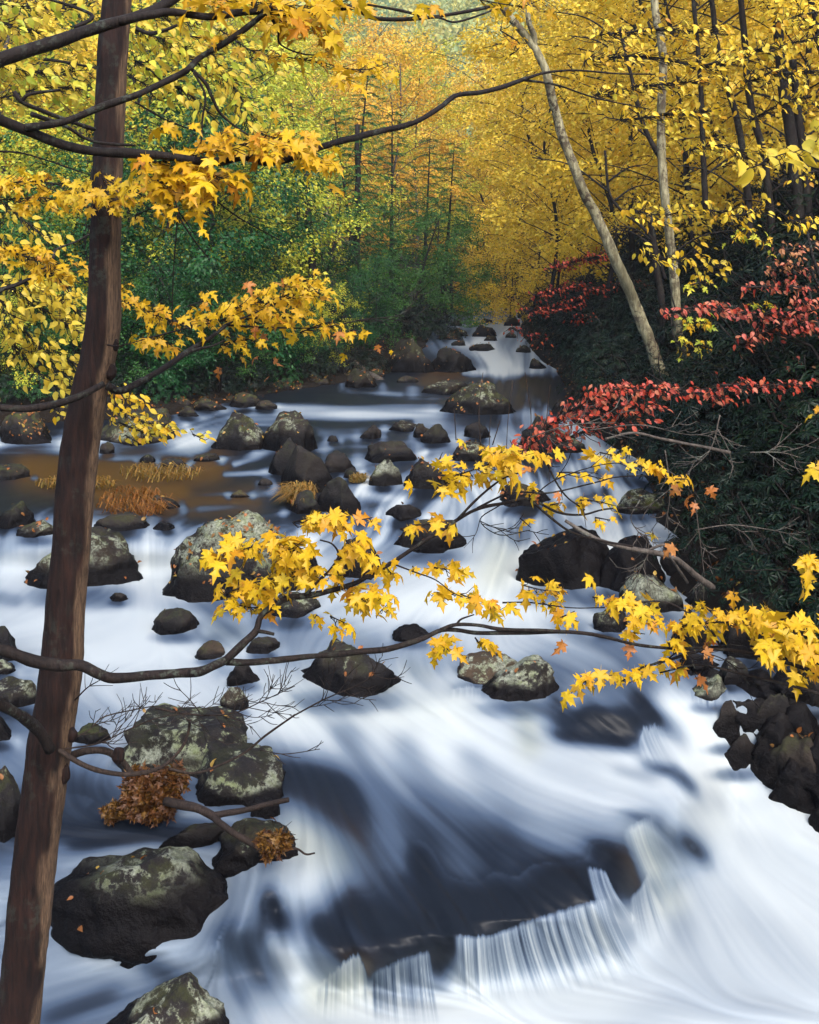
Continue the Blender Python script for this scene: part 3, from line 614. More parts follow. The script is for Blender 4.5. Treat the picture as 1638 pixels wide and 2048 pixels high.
# ------------------------------------------------------------------ boulders
M_ROCK = mat_rock()
_ico = None
def ico(level):
    me = bpy.data.meshes.new('tmp'); import bmesh
    bm = bmesh.new(); bmesh.ops.create_icosphere(bm, subdivisions=level, radius=1.0); bm.to_mesh(me); bm.free()
    V = np.empty(len(me.vertices) * 3); me.vertices.foreach_get('co', V)
    T = np.empty(len(me.polygons) * 3, dtype=np.int32); me.polygons.foreach_get('vertices', T)
    bpy.data.meshes.remove(me); return V.reshape(-1, 3), T.reshape(-1, 3)
ICO = {3: ico(3), 4: ico(4), 5: ico(5)}
ROCKS = []                                                # (object, world verts, tris) for the fallen leaves
def boulder(x0, y0, x1, y1, label, lich=.5, moss=.3, brown=.2, cuts=12, peak=0.0, seed=None, name='boulder', sink=0.0, deep=.8, flat=0.0, group=None, zf=None, wetband=.34, rough=.17, cutd=(.50, .86)):
    global _seed
    _seed = seed if seed is not None else int(x0 * 7 + y0 * 13)
    r = np.random.default_rng(_seed)
    xc = (x0 + x1) / 2
    z = wz(xc, y1) if zf is None else zf
    Yf = (EYE - z) * F / (y1 - HOR); s = (y1 - HOR) / F
    Hh = (y1 - y0) / F * Yf; a = (x1 - x0) / 2 / F * Yf
    b = min(deep * a, .42 * Hh / s); a *= (Yf + b) / Yf; Hh *= (Yf + .5 * b) / Yf
    if zf is None:                                        # keep the crest above the water that backs up behind the stone
        for _ in range(8):
            zt = EYE - (y0 - HOR) * (Yf + b) / F
            pyb = np.linspace(y1, max(y0 - 60, 612), 60); wp = wpoint(np.full(60, xc), pyb); zb = np.interp(Yf + 1.3 * b, wp[:, 1], wp[:, 2])
            if zt - z > .3 * b and zb < z + .55 * (zt - z): break
            b *= .75
    c = max(EYE - (y0 - HOR) * (Yf + .8 * b) / F - z, .25 * b, .02)
    big = (x1 - x0) > 90
    V, T = ICO[5 if (x1 - x0) > 150 else 4 if big or (x1 - x0) > 40 else 3]; V = V.copy()
    # superellipsoid-like swelling, then planar breaks
    V *= (1.0 + .12 * (np.abs(V) ** 4).sum(1, keepdims=True) ** .5)
    V /= np.abs(V[:, [0]]).max()
    off = r.random(3) * 40
    V += (fbm(V * .9 + off, 1.1, 3, _seed % 50)[:, None] * .13) * V
    dirs = np.array([(.1, -1, .15), (0, -.25, 1), (.8, -.6, .35), (-.8, -.6, .35), (-.2, -.8, .6), (.7, .2, .7), (-.7, .1, .7), (.45, -.7, .75)]) + r.normal(0, .25, (8, 3)); r.shuffle(dirs)
    for k in range(cuts):
        n = dirs[k].copy() if k < 8 else r.standard_normal(3)
        if k >= 8: n[2] = abs(n[2]) * .5
        n /= np.linalg.norm(n)
        d = r.uniform(*cutd); e = V @ n - d; m = e > 0
        V[m] -= (e[m] * .98)[:, None] * n
    if flat:
        e = V[:, 2] - (1 - flat); m = e > 0; V[m, 2] -= e[m] * .85
    V -= np.array([(V[:, 0].max() + V[:, 0].min()) / 2, (V[:, 1].max() + V[:, 1].min()) / 2, 0])
    V[:, 0] /= V[:, 0].max(); V[:, 1] /= V[:, 1].max(); V[:, 2] /= V[:, 2].max()
    V[:, 0] += peak * np.clip(V[:, 2], 0, 1) * (1 - np.abs(V[:, 0])) ; 
    fine = fbm(V * 1.0 + off, 3.2, 4, _seed % 40) * rough * .55 + np.abs(fbm(V + off, 2.0, 3, 9)) * -rough * .4
    V += fine[:, None] * V
    W = V * [a, b, c]
    ang = r.uniform(-.08, .08); W[:, 2] += W[:, 0] * ang
    ctr = np.array([(xc - CX) / F * (Yf + b), Yf + b, z - sink * c])
    hgt = (W[:, 2] + sink * -c) 
    wn_ = vnoise(W + off, 4.0 / max(a, .05) * .5, 3)
    wet = 1 - sstep(wetband * .75, wetband * 1.5, hgt / max(c, .02) + wn_ * .13)
    me = mesh_np(name, W, T, None, M_ROCK, True, {'wet': wet})
    o = obj(name, me, None, ctr); o.color = (lich, moss, brown, 1)
    tag(o, label, 'boulder' if name == 'boulder' else 'rock', group)
    ROCKS.append((o, W + ctr, T, V))
    return o
G1, G2 = 'boulders standing in the stream', 'small stones in the rapids'
B = boulder
# foreground
B(96, 1712, 484, 1895, 'big round black boulder with lichen cap beside the foreground trunk', .9, .4, .3, 7, .05, 211, group=G1, wetband=.62, cutd=(.72, .93), deep=.6, zf=.19)
B(190, 1972, 466, 2120, 'mottled boulder with orange leaves at the bottom edge, right of the trunk', .85, .35, .35, 7, .3, 12, group=G1, wetband=.25, zf=.02)
B(-60, 1530, 52, 1690, 'leaf strewn boulder at the left edge behind the foreground trunk', .7, .4, .4, 4, 0, 13, group=G1)
B(228, 1442, 512, 1562, 'broad grey lichen slab behind the bare dead twigs', .98, .25, .35, 6, -.1, 14, group=G1, wetband=.10, deep=1.7, flat=.5)
B(362, 1510, 572, 1622, 'lichen slab with a black hollow, just below the broad grey slab', .85, .2, .3, 6, .2, 15, group=G1, wetband=.28, deep=1.0)
B(300, 1652, 470, 1700, 'sunken wet ledge above the round black boulder', .1, .3, .3, 3, 0, 16, group=G1, flat=.3, wetband=.7)
B(420, 1655, 596, 1738, 'grey ledge under the tip of the broken branch', .6, .3, .4, 6, -.2, 17, group=G1, wetband=.3, flat=.2)
B(578, 1294, 812, 1396, 'dark domed boulder with pale lichen crown under the long low branch', .7, .25, .4, 5, -.15, 18, group=G1, wetband=.42)
B(955, 1320, 1130, 1410, 'flat topped boulder with bright lichen face right of centre', .95, .15, .5, 8, .25, 19, group=G1, wetband=.30, flat=.15, deep=.9)
B(905, 1318, 1060, 1372, 'low brown slab adjoining the flat topped lichen boulder', .6, .1, .9, 3, 0, 20, group=G1, wetband=.1, flat=.3, deep=1.1)
B(302, 1220, 402, 1270, 'smooth dark stone alone in the white pool left of centre', .15, .35, .5, 1, 0, 21, group=G1, wetband=.5, cutd=(.85, .97))
B(388, 1284, 452, 1320, 'small olive brown stone just above the low branch', .2, .6, .9, 4, .1, 22, group=G2)
B(492, 1279, 562, 1310, 'small dark stone right of the olive brown stone', .35, .2, .3, 3, 0, 23, group=G2, wetband=.6)
B(455, 1332, 522, 1370, 'wet dark stone just below the fork of the low branch', .2, .1, .2, 4, 0, 24, group=G2, wetband=.8)
B(440, 1380, 502, 1424, 'little grey stone above the broad lichen slab', .6, .1, .5, 5, .1, 25, group=G2)
B(-20, 1364, 78, 1422, 'grey stone at the left edge below the low branch', .75, .3, .3, 5, 0, 26, group=G1)
B(145, 1450, 222, 1492, 'mossy stone touching the trunk left of the broad slab', .6, .7, .4, 4, 0, 27, group=G2)
B(-40, 1252, 46, 1325, 'black rounded stone at the left edge above the low branch', .15, .3, .2, 3, 0, 28, group=G1, wetband=.6)
B(-30, 1318, 34, 1350, 'low lichen stone below the black rounded stone at the left edge', .8, .3, .3, 4, 0, 29, group=G2)
B(-40, 1435, 30, 1490, 'dark wet stone at the left edge beside the trunk crotch', .1, .2, .2, 4, 0, 30, group=G2, wetband=.8)
B(214, 1186, 256, 1204, 'tiny dark stone below the left lichen boulder', .2, .2, .4, 2, 0, 31, group=G2, wetband=.6)
# left pool rim
B(48, 1062, 284, 1186, 'left lichen boulder behind the trunk at the head of the white pool', .72, .3, .5, 5, .35, 32, group=G1, wetband=.38)
B(325, 1030, 612, 1204, 'largest lichen boulder, strewn with fallen leaves, left of centre', .9, .42, .45, 4, -.12, 33, group=G1, wetband=.28, cutd=(.75, .95))
B(-20, 1006, 72, 1058, 'dark rock at the left edge level with the orange grass', .15, .5, .2, 5, .2, 34, group=G1, wetband=.5)
B(30, 1044, 112, 1078, 'low leafy stone touching the trunk on the left', .6, .6, .4, 4, 0, 35, group=G2)
B(668, 1078, 768, 1160, 'dark boulder behind the middle leaf spray', .2, .2, .3, 4, 0, 36, group=G1, wetband=.6)
B(602, 1098, 642, 1150, 'narrow dark stone right of the largest lichen boulder', .1, .2, .2, 3, 0, 37, group=G2, wetband=.8)
B(500, 1190, 640, 1240, 'pale stone half hidden under the middle leaf spray', .8, .2, .3, 4, 0, 38, group=G1)
B(762, 1036, 935, 1108, 'long dark boulder with grey cap beneath the rising branch', .5, .2, .3, 5, .1, 39, group=G1, wetband=.5)
B(770, 1008, 846, 1042, 'dark wet stone upstream of the long dark boulder', .1, .2, .2, 4, 0, 40, group=G2, wetband=.7)
B(783, 1250, 866, 1284, 'drowned blue black stone above the long low branch', .1, .1, .1, 3, 0, 41, group=G2, wetband=1.2)
# middle reach
B(413, 826, 534, 902, 'green grey boulder, left one of the pair in the upper pool', .75, .55, .3, 4, .1, 42, group=G1, wetband=.3)
B(520, 822, 640, 908, 'blocky dark boulder, right one of the pair in the upper pool', .6, .3, .3, 8, .15, 43, group=G1, wetband=.4)
B(538, 876, 626, 952, 'slanting dark boulder in front of the pair', .35, .25, .3, 7, .3, 44, group=G1, wetband=.4)
B(553, 896, 694, 990, 'sharp edged black block in the middle of the stream', .12, .1, .15, 9, -.1, 45, group=G1, wetband=.4, rough=.05, cutd=(.5, .8))
B(648, 902, 716, 946, 'smooth grey slab behind the black block', .55, .1, .4, 4, 0, 46, group=G1, wetband=.3)
B(632, 950, 724, 1034, 'rounded purple black boulder below the black block', .3, .2, .2, 5, -.1, 47, group=G1, wetband=.4)
B(574, 980, 650, 1030, 'leafy low rock with grass at the foot of the black block', .5, .4, .4, 5, .2, 48, group=G1)
B(738, 918, 804, 974, 'bright green lichen boulder at the mid stream chute', .9, .7, .2, 6, .2, 49, group=G1)
B(686, 934, 722, 958, 'little mossy stone right of the black block', .5, .8, .3, 4, 0, 50, group=G2)
B(724, 884, 836, 926, 'dark flat boulder cluster above the chute', .4, .2, .3, 7, -.1, 51, group=G1, wetband=.4)
B(800, 914, 904, 980, 'dark round boulder behind the raised leaf tips', .2, .25, .2, 5, 0, 52, group=G1, wetband=.5)
B(718, 850, 762, 878, 'small dark stone in the upper rapids, left of the flat white topped stone', .3, .2, .3, 5, 0, 53, group=G2)
B(774, 842, 832, 864, 'low grey stone in the upper rapids', .7, .2, .3, 5, 0, 54, group=G2)
B(842, 848, 904, 888, 'wedge shaped dark stone in the upper rapids', .4, .2, .3, 7, .3, 55, group=G2)
B(826, 846, 864, 876, 'rounded dark stone left of the wedge shaped stone', .3, .2, .3, 4, 0, 56, group=G2)
B(928, 846, 980, 878, 'black stone behind the leaning grass stems', .15, .1, .2, 5, 0, 57, group=G2, wetband=.6)
B(896, 882, 992, 924, 'lichen flecked stone behind the upper leaf cluster', .6, .2, .3, 6, 0, 58, group=G1)
B(655, 870, 680, 884, 'tiny dark stone above the black block', .2, .1, .3, 4, 0, 59, group=G2)
B(516, 958, 546, 972, 'tiny dark stone left of the black block', .2, .1, .3, 3, 0, 60, group=G2)
B(460, 980, 502, 996, 'brown stone in the shallow between the grass and the black block', .1, .5, .9, 3, 0, 61, group=G2)
B(298, 990, 360, 1020, 'dark leafy stone at the tip of the orange grass', .2, .4, .4, 5, 0, 62, group=G2)
B(305, 1044, 352, 1062, 'flat dark stone at the brink of the left fall', .1, .3, .3, 4, 0, 63, group=G2, wetband=.7)
B(188, 1030, 300, 1064, 'dark flat ledge under the orange grass', .1, .4, .5, 4, 0, 64, group=G1, flat=.3, wetband=.4)
B(276, 910, 312, 926, 'drowned mossy stone in the left white water', .2, .7, .4, 2, 0, 65, group=G2, wetband=.6)
B(388, 908, 440, 924, 'flat mossy stone below the green grey boulder', .3, .6, .4, 3, 0, 66, group=G2, flat=.3)
B(322, 918, 372, 936, 'flat pale stone in the shallow left of the mossy stone', .6, .2, .5, 3, 0, 67, group=G2, flat=.3)
B(200, 884, 230, 908, 'dark stone beside the trunk at the left white water', .2, .4, .3, 3, 0, 68, group=G2)
B(-30, 932, 62, 962, 'flat mossy rocks at the left edge of the brown shallow', .2, .6, .4, 4, 0, 69, group=G1, flat=.3)
# left shore
B(196, 822, 356, 892, 'wide tan shore slab under the small yellow leaves', .7, .5, .9, 4, 0, 70, group=G1, wetband=.15, deep=1.2, flat=.3)
B(356, 812, 402, 834, 'dark shore stone above the left white water', .2, .5, .3, 4, 0, 71, group=G2)
B(386, 796, 458, 822, 'long leafy shore stone left of the white bar', .3, .6, .6, 4, 0, 72, group=G2)
B(450, 784, 520, 816, 'mossy shore stone in the middle of the left bank', .3, .7, .5, 5, 0, 73, group=G2)
B(510, 800, 554, 820, 'dark shore stone at the head of the white bar', .2, .4, .4, 4, 0, 74, group=G2)
B(0, 822, 120, 890, 'leaf covered bank boulder at the left edge', .1, .8, .7, 4, 0, 75, group=G1)
B(690, 738, 760, 776, 'sloping dark slab below the hemlocks', .5, .5, .3, 5, .2, 76, group=G1)
B(788, 752, 838, 766, 'low stone off the left shore near the pointed rock', .5, .3, .3, 4, 0, 77, group=G2)
# head of the pool
B(765, 676, 872, 746, 'dark rock shelf left of the upper cascade', .4, .5, .2, 7, .1, 78, group=G1, wetband=.4)
B(850, 692, 952, 746, 'black angular rock at the foot of the upper cascade', .35, .3, .2, 8, -.2, 79, group=G1, wetband=.45)
B(834, 764, 940, 790, 'long flat grey stone above the pointed rock', .7, .2, .5, 4, .1, 80, group=G1)
B(878, 760, 1038, 832, 'pointed boulder leaning right with green lichen shoulder', .72, .6, .3, 7, .45, 81, group=G1, wetband=.35, cutd=(.5, .8))
B(1094, 798, 1138, 830, 'black stone near the tips of the red leaves', .1, .2, .2, 4, 0, 82, group=G2, wetband=.6)
B(1036, 826, 1172, 908, 'pale grey rounded boulder under the red leaves', .8, .3, .4, 3, -.1, 83, group=G1, wetband=.2)
B(938, 688, 994, 703, 'flat stone in the lip of the upper cascade', .5, .2, .3, 4, 0, 84, group=G2)
B(938, 650, 994, 674, 'dark stone in the farthest rapids', .5, .2, .3, 6, 0, 85, group=G2)
for x0, y0, x1, y1, l in [(1010, 664, 1034, 676, 'small dark cobble in the far riffle, right of the dark stone'), (902, 680, 934, 692, 'flat cobble at the left side of the upper cascade'), (1030, 690, 1062, 706, 'dark cobble at the right side of the upper cascade'), (1058, 716, 1094, 738, 'dark cobble at the foot of the upper cascade on the right'), (966, 672, 996, 682, 'low cobble in mid channel above the upper cascade'), (868, 654, 892, 668, 'leftmost of the far cobbles on the left shore'), (892, 657, 936, 674, 'rounded cobble left of the farthest rapids'), (870, 668, 930, 680, 'flat cobble at the foot of the far shore'),
                          (900, 640, 925, 652, 'small cobble in front of the far brown bank'), (1004, 630, 1044, 652, 'dark cobble at the far right turn of the stream'), (960, 636, 985, 645, 'far pale cobble at the bend'), (1040, 642, 1066, 658, 'cobble under the far red leaves'), (840, 645, 868, 662, 'mossy cobble above the rock shelf')]:
    B(x0, y0, x1, y1, l, .6, .3, .5, 5, 0, None, name='cobble', group='cobbles at the far turn of the stream')
# right side
B(985, 968, 1105, 1014, 'dark leafy rock behind the forked upper twigs', .2, .3, .3, 6, 0, 90, group=G1, wetband=.5)
B(1228, 980, 1330, 1030, 'moss green boulder on the right bank below the red leaves', .7, .95, .2, 4, 0, 91, group=G1, wetband=.2)
B(1032, 1056, 1250, 1182, 'big black dome with threads of water by the right bank', .1, .25, .1, 3, .05, 92, group=G1, wetband=1.3, deep=.7, cutd=(.78, .95))
B(1190, 1070, 1340, 1185, 'black ledge behind the right thread of water', .1, .2, .1, 6, 0, 93, group=G1, wetband=1.2)
B(1236, 1150, 1366, 1230, 'grey lichen boulder at the right bank above the leaf cluster', .95, .3, .2, 4, .2, 94, group=G1, wetband=.2)
B(1372, 1160, 1430, 1214, 'small lichen boulder at the right bank, in front of the rhododendron', .9, .3, .2, 5, 0, 95, group=G1, wetband=.2)
B(1185, 1212, 1262, 1268, 'blue grey stone behind the right leaf cluster', .8, .2, .2, 5, .3, 96, group=G1, wetband=.3)
B(1378, 1352, 1462, 1412, 'pale lichen stone trailing water threads at the right bank', .95, .3, .2, 4, 0, 98, group=G1, wetband=.2)
B(1412, 1402, 1500, 1496, 'dark boulder with grey cap at the right rapids', .45, .2, .2, 5, -.1, 99, group=G1, wetband=.6)
B(1428, 1322, 1500, 1372, 'grey cornered rock in the bank at right', .7, .3, .2, 6, 0, 100, group=G1)
B(1422, 1470, 1530, 1545, 'black bank boulder left of the leafy one', .15, .2, .2, 6, 0, 101, group=G1, wetband=.7)
B(1522, 1476, 1680, 1630, 'black bank boulder with mossy leafy top at the right edge', .2, .4, .3, 5, .1, 102, group=G1, wetband=.6)
B(1490, 1390, 1600, 1490, 'dark rock of the right bank above the mossy one', .15, .3, .3, 7, 0, 103, group=G1, wetband=.5)
B(1560, 1330, 1690, 1440, 'dark rock in the upper right bank under the yellow leaves', .3, .4, .3, 6, 0, 104, group=G1)
B(1622, 1618, 1700, 1676, 'black stone cut by the right edge in white water', .1, .2, .2, 3, 0, 105, group=G1, wetband=.8)
B(1290, 880, 1360, 940, 'tall grey rock deep in the right bank under red leaves', .6, .4, .2, 6, .2, 106, group=G1, wetband=.1)
B(1330, 1220, 1440, 1300, 'dark rock behind the right leaf cluster', .2, .4, .2, 6, 0, 107, group=G1)
B(1320, 1060, 1440, 1160, 'dark ledge of the right bank under bare branches', .15, .4, .2, 7, 0, 108, group=G1)
B(1440, 1180, 1600, 1330, 'shaded bank rock under the rhododendron', .1, .3, .2, 7, 0, 109, group=G1)
B(500, 1600, 560, 1640, 'wet black stone under the broken branch', .05, .1, .1, 4, 0, 110, group=G2, wetband=1.0)

# the pile of wet black rocks under the yellow branch, lower right
for x0, y0, x1, y1, zz_, l in [
        (1395, 1330, 1470, 1385, .60, 'black wet rock of the lower right pile, topmost by the small lichen stone'), (1455, 1385, 1545, 1450, .50, 'black wet rock of the lower right pile beneath the cornered rock'), (1500, 1420, 1590, 1500, .42, 'black wet rock in the middle of the lower right pile'),
        (1560, 1400, 1660, 1490, .46, 'black rock of the lower right pile at the right edge, upper one'), (1450, 1440, 1530, 1510, .30, 'black wet rock of the lower right pile, overhanging white water'), (1545, 1500, 1640, 1580, .28, 'large black rock of the lower right pile above the mossy one'),
        (1590, 1470, 1700, 1560, .36, 'black rock of the lower right pile at the right edge, lower one'), (1500, 1500, 1560, 1560, .20, 'small black rock at the foot of the lower right pile'), (1480, 1340, 1570, 1400, .62, 'dark rock of the lower right pile just under the yellow leaves'),
        (1570, 1560, 1660, 1640, .14, 'lowest black rock of the lower right pile touching the white water'), (1610, 1560, 1720, 1660, .16, 'black rock cut by the right edge at the foot of the pile'), (1360, 1300, 1440, 1345, .66, 'dark rock of the pile left of the cornered rock'), (1540, 1330, 1620, 1410, .60, 'dark rock behind the upper right rock of the pile')]:
    B(x0 - 16, y0 + 8, x1 + 16, y1, l, .2, .1, .2, 14, 0, None, group='wet rocks piled on the lower right bank', wetband=.9, zf=zz_ - .05, cutd=(.35, .75), deep=1.1, rough=.25)

# stones along the left shore under the bushes
_o20 = ['leftmost', 'second from left', 'third from left', 'fourth from left', 'fifth from left', 'sixth from left', 'seventh from left', 'eighth from left', 'ninth from left', 'tenth from left', 'eleventh from left', 'twelfth from left', 'thirteenth from left', 'fourteenth from left', 'fifteenth from left', 'rightmost']
_sr = np.random.default_rng(31)
for i, px in enumerate(np.linspace(20, 745, 16)):
    px = px + _sr.uniform(-14, 14); Y = float(np.interp(px, [0, 300, 420, 500, 620, 780], [14.7, 15.7, 16.4, 17.4, 18.9, 21])) - _sr.uniform(.0, .35)
    z = zg = float(ground(np.array([(px - CX) / F * Y]), np.array([Y]))[0]); z = max(z, float(np.interp(Y, _zy[:, 0], _zy[:, 1]))) - .04; py = HOR + (EYE - z) / Y * F; w = _sr.uniform(26, 58); h = w * _sr.uniform(.3, .5)
    B(int(px - w / 2), int(py - h), int(px + w / 2), int(py), 'dark leafy stone along the left shore under the bushes, ' + _o20[i], .4, .6, .5, 9, 0, 400 + i, name='shore_stone', group='stones along the left shore', zf=z)

# ------------------------------------------------------------------ leaf shapes (unit length 1 along +y, face +z)
def leaf_shape(half, curl, fold, tipdrop, petiole=.35):
    """half outline from base to tip -> fan mesh with a centre, veined fold and a stalk"""
    right = [p for p in half]
    left = [(-x, y) for x, y in half[-2:0:-1]]
    out = right + left
    V = [(0.0, .32)] + out
    n = len(out)
    T = [(0, 1 + i, 1 + (i + 1) % n) for i in range(n)]
    V = np.array(V)
    r2 = V[:, 0] ** 2 + (V[:, 1] - .3) ** 2
    z = -curl * r2 + fold * np.abs(V[:, 0]) - tipdrop * np.clip(V[:, 1] - .4, 0, 1) ** 2
    V = np.column_stack([V, z])
    if petiole:
        k = len(V)
        V = np.vstack([V, [(.018, .02, z[1]), (-.018, .02, z[1]), (.0, -petiole, .10)]])
        T.append((k, k + 1, k + 2))
    return V, np.array(T)
_maple = [(0, 0), (.11, -.09), (.40, -.10), (.25, .05), (.38, .12), (.62, .33), (.44, .34), (.41, .48), (.28, .40), (.13, .39), (.17, .60), (.32, .71), (.13, .75), (0, 1.08)]
MAPLE = [leaf_shape(_maple, .32, .10, .25), leaf_shape(_maple, .55, .25, .5), leaf_shape([(x * .8, y) for x, y in _maple], .15, .32, .7), leaf_shape(_maple, .75, .02, .2)]
_oval = [(0, 0), (.20, .12), (.30, .36), (.22, .66), (.08, .88), (0, 1.0)]
OVAL = [leaf_shape(_oval, .18, .16, .2, .15), leaf_shape(_oval, .30, .30, .4, .15), leaf_shape([(x * .8, y) for x, y in _oval], .1, .25, .5, .15)]
_v = np.array([(0, 0, 0), (.30, .45, .07), (0, 1.0, -.12), (-.30, .45, .07)]); RHOMB = (_v, np.array([(0, 1, 2), (0, 2, 3)]))
_v = np.array([(0, 0, 0), (.11, .3, .02), (.10, .75, -.1), (0, 1.0, -.22), (-.10, .75, -.1), (-.11, .3, .02)]); STRAP = (_v, np.array([(0, 1, 2), (0, 2, 3), (0, 3, 4), (0, 4, 5)]))
_v = np.array([(0, 0, 0), (.16, .5, .0), (0, 1.0, -.14), (-.16, .5, .0)]); SPRIG = (_v, np.array([(0, 1, 2), (0, 2, 3)]))

def frames(tip, nrm):
    """tip direction and face normal -> N x 3 x 3 with columns x, y (tip), z (face)"""
    y = tip / (np.linalg.norm(tip, axis=1, keepdims=True) + 1e-9)
    z = nrm - (nrm * y).sum(1, keepdims=True) * y
    z /= np.linalg.norm(z, axis=1, keepdims=True) + 1e-9
    return np.stack([np.cross(y, z), y, z], -1)
def leaves_mesh(name, shape, C, R, size, rnd, mat):
    V0, T0 = shape; n = len(C)
    V = np.einsum('nij,kj->nki', R, V0) * np.asarray(size)[:, None, None] + C[:, None, :]
    T = T0[None] + (np.arange(n) * len(V0))[:, None, None]
    return mesh_np(name, V.reshape(-1, 3), T.reshape(-1, 3), None, mat, False, {'rnd': np.repeat(rnd, len(V0))})

# ------------------------------------------------------------------ leaf and bark colours
L_GOLD = mat_leaf('golden_leaf', [(.78, .50, .03), (.82, .60, .04), (.84, .68, .09), (.80, .50, .025), (.68, .62, .07)], .42)
L_MAPLE = mat_leaf('yellow_maple_leaf', [(.58, .31, .008), (.66, .42, .010), (.68, .47, .015), (.64, .37, .008), (.60, .45, .02), (.52, .20, .010)], .45)
L_OLDMAPLE = mat_leaf('withered_maple_leaf', [(.30, .10, .02), (.45, .18, .03), (.36, .16, .05), (.42, .12, .015)], .3)
L_LEMON = mat_leaf('lemon_leaf', [(.66, .50, .05), (.72, .51, .045), (.58, .51, .06), (.70, .46, .025)], .5)
L_LIME = mat_leaf('yellow_green_leaf', [(.40, .46, .04), (.70, .62, .05), (.32, .42, .04), (.80, .62, .05)], .42)
L_ORANGE = mat_leaf('orange_leaf', [(.76, .44, .04), (.82, .54, .06), (.70, .33, .03), (.84, .62, .08), (.62, .54, .07)], .42)
L_GREEN = mat_leaf('green_leaf', [(.035, .12, .022), (.06, .17, .03), (.10, .21, .03), (.03, .10, .02)])
L_DEEP = mat_leaf('deep_green_leaf', [(.006, .055, .014), (.012, .085, .020), (.03, .12, .020), (.006, .045, .015)], .4)
L_HEMLOCK = mat_leaf('hemlock_needle', [(.020, .12, .028), (.045, .17, .035), (.10, .21, .03), (.02, .10, .03)], .42)
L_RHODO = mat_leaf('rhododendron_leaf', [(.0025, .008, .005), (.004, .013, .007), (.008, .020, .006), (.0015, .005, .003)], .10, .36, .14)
L_RED = mat_leaf('scarlet_leaf', [(.42, .045, .024), (.48, .075, .032), (.34, .03, .02), (.48, .13, .04)], .35)
L_PINK = mat_leaf('rose_red_leaf', [(.46, .10, .07), (.42, .075, .052), (.50, .17, .08), (.39, .13, .06)], .35)
L_SALMON = mat_leaf('faded_russet_leaf', [(.42, .17, .07), (.48, .22, .08), (.36, .13, .05), (.40, .22, .06)], .35)
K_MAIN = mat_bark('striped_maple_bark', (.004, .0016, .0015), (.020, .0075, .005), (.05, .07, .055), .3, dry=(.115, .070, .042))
K_DARK = mat_bark('dark_branch_bark', (.004, .0022, .0022), (.018, .0115, .009), (.08, .10, .075), .4, 1.6)
K_PALE = mat_bark('pale_sycamore_bark', (.12, .10, .05), (.34, .31, .19), (.045, .03, .02), .95, .55, .47)
K_GREY = mat_bark('grey_tree_bark', (.03, .024, .02), (.11, .09, .075), (.14, .16, .13), .5, .6)
K_TWIG = mat_bark('dead_twig_bark', (.010, .006, .005), (.042, .028, .021), None, 0, 2.0)

# ------------------------------------------------------------------ background trees: prototypes first
def unit(v): return v / (np.linalg.norm(v, axis=-1, keepdims=True) + 1e-9)
def make_deciduous(seed, H=10.0, nb=30, leaf=.075, per=11, r0=.11, low=.2, spread=3.4, shape=RHOMB, lean=.3):
    """layered crown: limbs, flat sprays of twigs, leaves along the twigs"""
    r = np.random.default_rng(seed); g = Geo()
    tp = smooth_path([(0, 0, -.4), (r.normal(0, .1), r.normal(0, .1), H * .3), (r.normal(0, lean), r.normal(0, lean), H * .65), (r.normal(0, lean * 1.5), r.normal(0, lean * 1.5), H)], 16)
    g.tube(tp, np.linspace(r0, .018, 16), 7, .12, seed)
    C, TIP, NR = [], [], []
    az = r.uniform(0, 6.28)
    for i in range(nb):
        f = low + (1 - low) * ((i + r.uniform(0, .8)) / nb); az += 2.4 + r.normal(0, .4)
        h = f * H; k = min(int(f * 15), 14); base = tp[k] + (tp[k + 1] - tp[k]) * (f * 15 - k)
        L = spread * (.42 + .66 * math.sin(math.pi * min(1, (f - low) / (1 - low) * .8 + .22))) * r.uniform(.65, 1.2)
        d = np.array([math.cos(az), math.sin(az), 0]); rise = r.uniform(.1, .6) + .7 * f * r.uniform(.4, 1.2)
        pts = [base, base + d * L * .4 + [0, 0, L * .4 * rise], base + d * L * .75 + [r.normal(0, .12), r.normal(0, .12), L * .6 * rise], base + d * L + [r.normal(0, .2), r.normal(0, .2), L * .62 * rise - .1]]
        bp = smooth_path(pts, 9); rb = r0 * .26 * (1 - f * .6)
        g.tube(bp, np.linspace(rb, .006, 9), 4)
        nt = int(7 + L * 4)
        for q in range(nt):
            t = r.uniform(.25, 1.0); c0 = bp[min(int(t * 8), 8)]; side = 1 if q % 2 else -1
            td = unit(d * .7 + np.array([-d[1], d[0], 0]) * side * r.uniform(.4, 1.1) + [0, 0, r.normal(.05, .38)]); tl = r.uniform(.35, .9) * (.6 + .5 * (1 - t))
            e = c0 + td * tl + [0, 0, -.10 * tl]
            if q % 2 == 0: g.tube(np.array([c0, (c0 + e) / 2 + [0, 0, .03], e]), [.006, .004, .002], 3)
            n = max(3, int(per * tl * 2.0 * (1.3 - .85 * f)))
            tt = r.uniform(.1, 1.05, n)[:, None]
            lat = np.cross(td, [0, 0, 1.0]) ; sgn = r.choice([-1, 1], n)[:, None]
            c = c0 + (e - c0) * tt + lat * sgn * r.uniform(.0, .07, (n, 1)) + r.normal(0, .05, (n, 3)) * [1, 1, 2.0]
            C.append(c); TIP.append(td * .7 + lat * sgn * .8 + [0, 0, -.55] + r.normal(0, .35, (n, 3))); NR.append(d * .45 + np.array([0, 0, .9]) + r.normal(0, .6, (n, 3)))
    C, TIP, NR = np.concatenate(C), np.concatenate(TIP), np.concatenate(NR); n = len(C)
    return g.mesh('trunk', K_DARK), leaves_mesh('crown', shape, C, frames(TIP, NR), leaf * r.uniform(.7, 1.25, n), r.random(n), L_GOLD)
